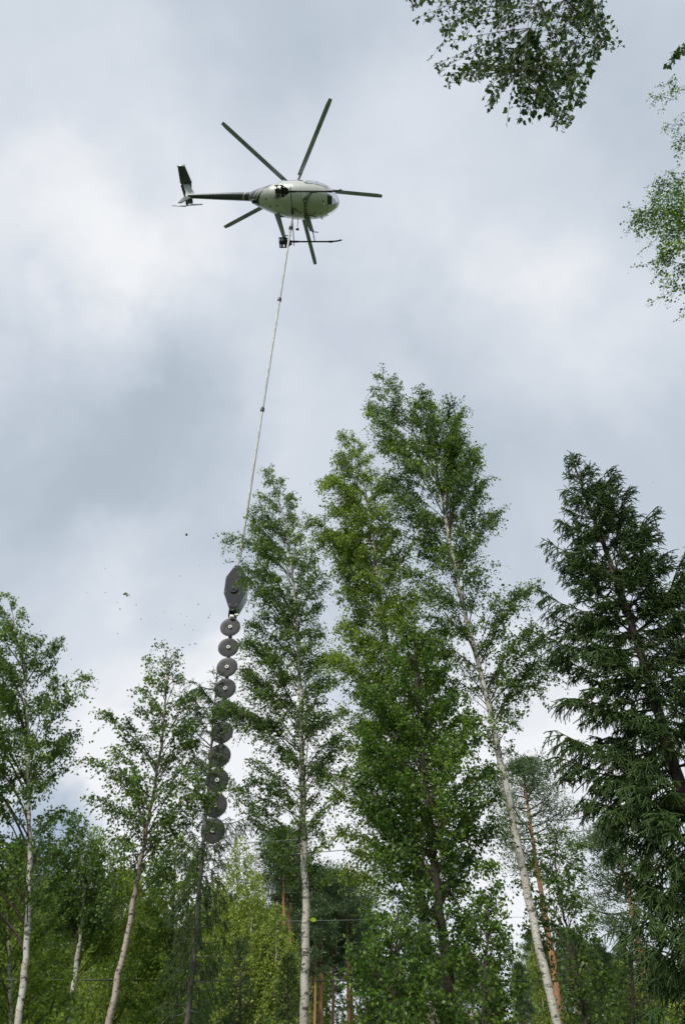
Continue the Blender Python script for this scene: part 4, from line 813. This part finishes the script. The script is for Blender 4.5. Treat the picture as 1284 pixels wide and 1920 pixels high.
# === pines standing nearer
for i, (pts, D_, zc, wd_, r0, lb) in enumerate([
    ([(1050, 1920), (1036, 1800), (1018, 1700), (1002, 1600), (990, 1520), (978, 1432)], 28, 1640, 1.9, .16, 'orange-stemmed pine just behind the leaning white birch'),
    ([(1222, 1920), (1205, 1820), (1190, 1740), (1172, 1650), (1155, 1590), (1146, 1545)], 27, 1760, 1.7, .15, 'orange-stemmed pine in the gap left of the big spruce'),
    ([(536, 1920), (534, 1800), (532, 1700), (531, 1620), (530, 1560)], 38, 1690, 1.6, .14, 'tall pine just left of the straight white birch stem'),
    ([(550, 1920), (546, 1800), (541, 1700), (539, 1600)], 39, 1690, 1.4, .13, 'second pine behind the tall pine left of the white stem'),
    ([(601, 1920), (603, 1800), (604, 1720), (603, 1640)], 40, 1725, 1.7, .15, 'orange pine stem just right of the straight white birch'),
    ([(580, 1920), (582, 1800), (584, 1700), (584, 1660)], 44, 1760, 1.5, .13, 'slender pine touching the right side of the white birch stem'),
    ([(654, 1920), (652, 1800), (650, 1720), (650, 1655)], 42, 1760, 1.9, .14, 'pine left of the dark bush, middle of three orange stems'),
    ([(660, 1920), (658, 1800), (656, 1720), (655, 1690)], 46, 1770, 1.7, .13, 'shorter pine leaning on the view beside the middle orange stem')]):
    zcz = at(pts[0][0], zc, D_)[2]
    pine('pine_tree', lb, from_px(pts, D_), r0, zcz, wd_, G(80+i), nbr=36, clump=8, nneed=46, tl=.14, tw=.02)
# === far forest: individual trees, three prototypes of pine, two of spruce, two of birch, copied
rng = G(99)
fp = [pine('pine_tree', 'x', [(0, 0, -.05), (.05, 0, 5), (.0, .1, 9), (.1, 0, 12)], .13, z_, w_, G(100+i), nbr=36, clump=8, nneed=54, tl=.18, tw=.03, lowdead=12) for i, (z_, w_) in enumerate(((6.2, 1.5), (7.0, 1.3), (5.2, 1.6)))]
fs = [spruce('spruce_tree', 'x', [(0, 0, -.05), (0, 0, 6), (0, 0, 12)], .12, [(1.0, -1.7, 1.7), (6, -1.2, 1.2), (12, -.05, .05)], G(110+i), nbr=90, dens=5, nsp=.05, nlen=.10, nw=.035, shoot=.3, k0=.25, hang=.5) for i in range(2)]
fb = [broadleaf('birch_tree', 'x', [(0, 0, -.05), (.1, 0, 4), (0, .1, 8), (.1, 0, 11.5)], .09, [(2.2, -1.5, 1.5), (6, -1.7, 1.7), (9.5, -1.0, 1.0), (11.6, -.1, .1)], G(120+i), nbr=60, dens=7, lsize=.11, sp=.06, tlen=.5, weep=.3, bark='birch_young', leaf='leaf_warm' if i else 'leaf_bright') for i in range(2)]
fu = [broadleaf('bush', 'x', [(0, 0, -.05), (.1, 0, 1.4), (0, .1, 2.8)], .05, [(.3, -1.2, 1.2), (1.6, -1.3, 1.3), (2.9, -.3, .3)], G(130+i), nbr=44, dens=8, lsize=.10, sp=.055, tlen=.4, bark='dark_bark', leaf='leaf_warm' if i else 'leaf_bright', cat='bush', slope=(.4, 1.0)) for i in range(2)]
kinds = {'p': (fp, 'distant pine', 'pines of the distant forest wall'), 's': (fs, 'distant dark spruce', 'spruces of the distant forest wall'), 'b': (fb, 'distant birch', 'birches of the distant forest wall'), 'u': (fu, 'low bush', 'low bushes at the foot of the forest')}
used = {}
def place(kd, x, y, h):
    protos, lb, grp = kinds[kd]; i = int(rng.integers(0, len(protos))); pr = protos[i]; s = h/(2.9 if kd == 'u' else 12.0); wx = s*(.85+.3*rng.random()) if kd != 'u' else s*1.2
    px = 642+FP*x/(y*math.cos(PITCH)+0.1)
    zn = [(60, 'behind the left-edge birch'), (150, 'in the gap right of the left-edge birch'), (250, 'behind the slim leaning birch foot'), (330, 'between the slim leaning birch and the half-dead spruce'), (420, 'straight below the saw blades'),
          (500, 'behind the light green weeping birches'), (575, 'just left of the straight white stem'), (640, 'behind the nearest orange stems'), (720, 'right of the orange stems'), (800, 'behind the dense middle birch'), (880, 'behind the dark-stemmed alder'),
          (960, 'behind the low alder bush'), (1040, 'at the foot of the leaning white birch'), (1120, 'behind the thin sapling'), (1200, 'beside the right-hand pine'), (9999, 'behind the big spruce')]
    zone = next(z_ for lim, z_ in zn if px < lim)+(', front row' if y < 30 else ', middle row' if y < 46 else ', back row')
    lb2 = f'{lb} {zone}'; g2 = f'{grp} {zone}'
    if (kd, i) not in used:
        used[(kd, i)] = 1; pr.location = (x, y, -.05); pr.rotation_euler = (0, 0, rng.random()*6.28); pr.scale = (wx, wx, s); pr['label'] = lb2; pr['group'] = g2
    else: copy_tree(pr, (x, y, -.05), rng.random()*6.28, (wx, s), lb2, g2)
def hlim(px, y):      # height that puts a top at the photo's tree line
    ln = np.interp(px, [-200, 0, 120, 220, 330, 450, 520, 560, 650, 680, 720, 900, 960, 1010, 1080, 1130, 1200, 1284, 1500], [1560, 1590, 1640, 1650, 1680, 1690, 1670, 1650, 1670, 1720, 1790, 1790, 1765, 1740, 1755, 1770, 1790, 1780, 1700])
    return at(px, ln, y)[2]
for (ylo, yhi, n_) in ((34, 42, 22), (42, 54, 40), (54, 72, 60)):
    for i in range(n_):
        y = ylo+(yhi-ylo)*rng.random(); px = -60+1400*(i+rng.random())/n_; x = at(px, 1850, y)[0]; u = rng.random()
        kd = ('b' if u < .55 else 's' if u < .8 else 'p') if px < 420 else ('p' if u < .62 else 's' if u < .85 else 'b') if px < 720 else ('p' if u < .5 else 's' if u < .8 else 'b')
        place(kd, x, y, max(4.5, hlim(px, y)*(.72+.3*rng.random()) if y < 54 else hlim(px, y)*(.85+.2*rng.random())))
for i in range(46):
    y = 17+22*rng.random(); px = -60+1400*(i+rng.random())/46; x = at(px, 1850, y)[0]; place('u', x, y, (1.2 if 565 < px < 700 or 955 < px < 1060 else 2.0)+1.2*rng.random()) if not (565 < px < 700 and y < 30) else None

# ------------------------------------------------------------------ clippings flung out by the saw
deb = [(352, 1003, 5), (338, 1080, 3.2), (237, 1114, 6), (241, 1117, 4.5), (163, 1111, 2), (198, 1111, 2), (221, 1130, 1.8), (225.5, 1142, 2.8), (256, 1134, 2), (265, 1160, 2), (265, 1162, 2.4), (221, 1188, 1.8), (372, 1133, 2.8), (386, 1134, 1.6), (340, 1151, 1.8), (351, 1156, 1.8), (347, 1172, 2.2), (356, 1173, 1.5), (362, 1181, 1.8), (322, 1179, 2.4), (309, 1147, 1.7), (391, 1158, 2.4), (394, 1153, 1.8), (365, 1207, 2), (368, 1207, 2), (356, 1209, 2.2), (134, 1237, 1.8), (135, 1236, 1.5), (241, 1305, 2.4), (171, 1354, 2.4), (185, 1344, 2), (158, 1392, 3.2), (190, 1403, 2), (198, 1413, 2), (102, 1478, 3), (106, 1481, 2.5), (164, 1458, 2), (161, 1295, 1.8), (327, 1039, 1.2), (198, 1066, 1.6), (1150, 212, 1.8), (1223, 905, 2), (1229, 930, 1.8), (1233, 952, 1.8), (1066, 801, 1.5), (375, 1060, 1.3), (292, 1170, 1.3)]
rng = G(7)
for i, (x, y, s) in enumerate(deb):
    D_ = 15+3*rng.random(); p = at(x, y, D_); a = Acc(); n = 1 if s < 4 else 3; size = s*1.25*D_/FP/.9
    ax = unit(rng.normal(size=(n, 3))); sd_ = unit(np.cross(ax, np.array([0, 1., .3])+.4*rng.normal(size=(n, 3))))
    for k in range(n):
        c0 = rng.normal(size=3)*size*.3*(n > 1); q = [c0-ax[k]*size*.5, c0-ax[k]*size*.15+sd_[k]*size*.38, c0+ax[k]*size*.3+sd_[k]*size*.25, c0+ax[k]*size*.6, c0+ax[k]*size*.25-sd_[k]*size*.28, c0-ax[k]*size*.2-sd_[k]*size*.35]
        nr = np.cross(ax[k], sd_[k])*.002; q = np.array(q); a.add(np.vstack([q-nr, q+nr]), [[j, (j+1) % 6, 6+(j+1) % 6, 6+j] for j in range(6)]); a.add(q-nr, [list(range(6))[::-1]]); a.add(q+nr, [list(range(6))])
    o = a.build('leaf_clipping', M['leaf_deep'], None, (0, 0, 0), smooth=False); o.location = p
    big = {0: 'dark clipping in the sky left of the pole line, highest of them', 2: 'largest cluster of clippings in mid-air left of the saw', 3: 'small clump trailing the largest clipping cluster'}
    tag(o, big.get(i, 'tiny leaf clipping flung through the air left of the saw' if x < 500 else 'tiny leaf clipping drifting in the sky on the right'), 'leaf clipping', 'clippings flying in the air')
a = Acc(); t_ = np.linspace(0, 2*np.pi, 10, endpoint=False); q = np.stack([.033*np.cos(t_)*(1+.15*np.cos(t_)), 0*t_+.006*np.cos(2*t_), .022*np.sin(t_)], -1); a.add(np.vstack([q, q+[0, .002, 0]]), [[j, (j+1) % 10, 10+(j+1) % 10, 10+j] for j in range(10)]); a.add(q, [list(range(10))]); a.add(q+[0, .002, 0], [list(range(10))[::-1]])
line(a, [(-.03, 0, 0), (-.05, 0, .01)], .001, 4)
o = a.build('yellow_leaf', M['yellow_leaf'], smooth=False); o.location = at(587, 1724.5, 9); o.rotation_euler = (.3, .1, .2); tag(o, 'single bright yellow-green leaf in mid-air beside the straight white birch stem', 'leaf')
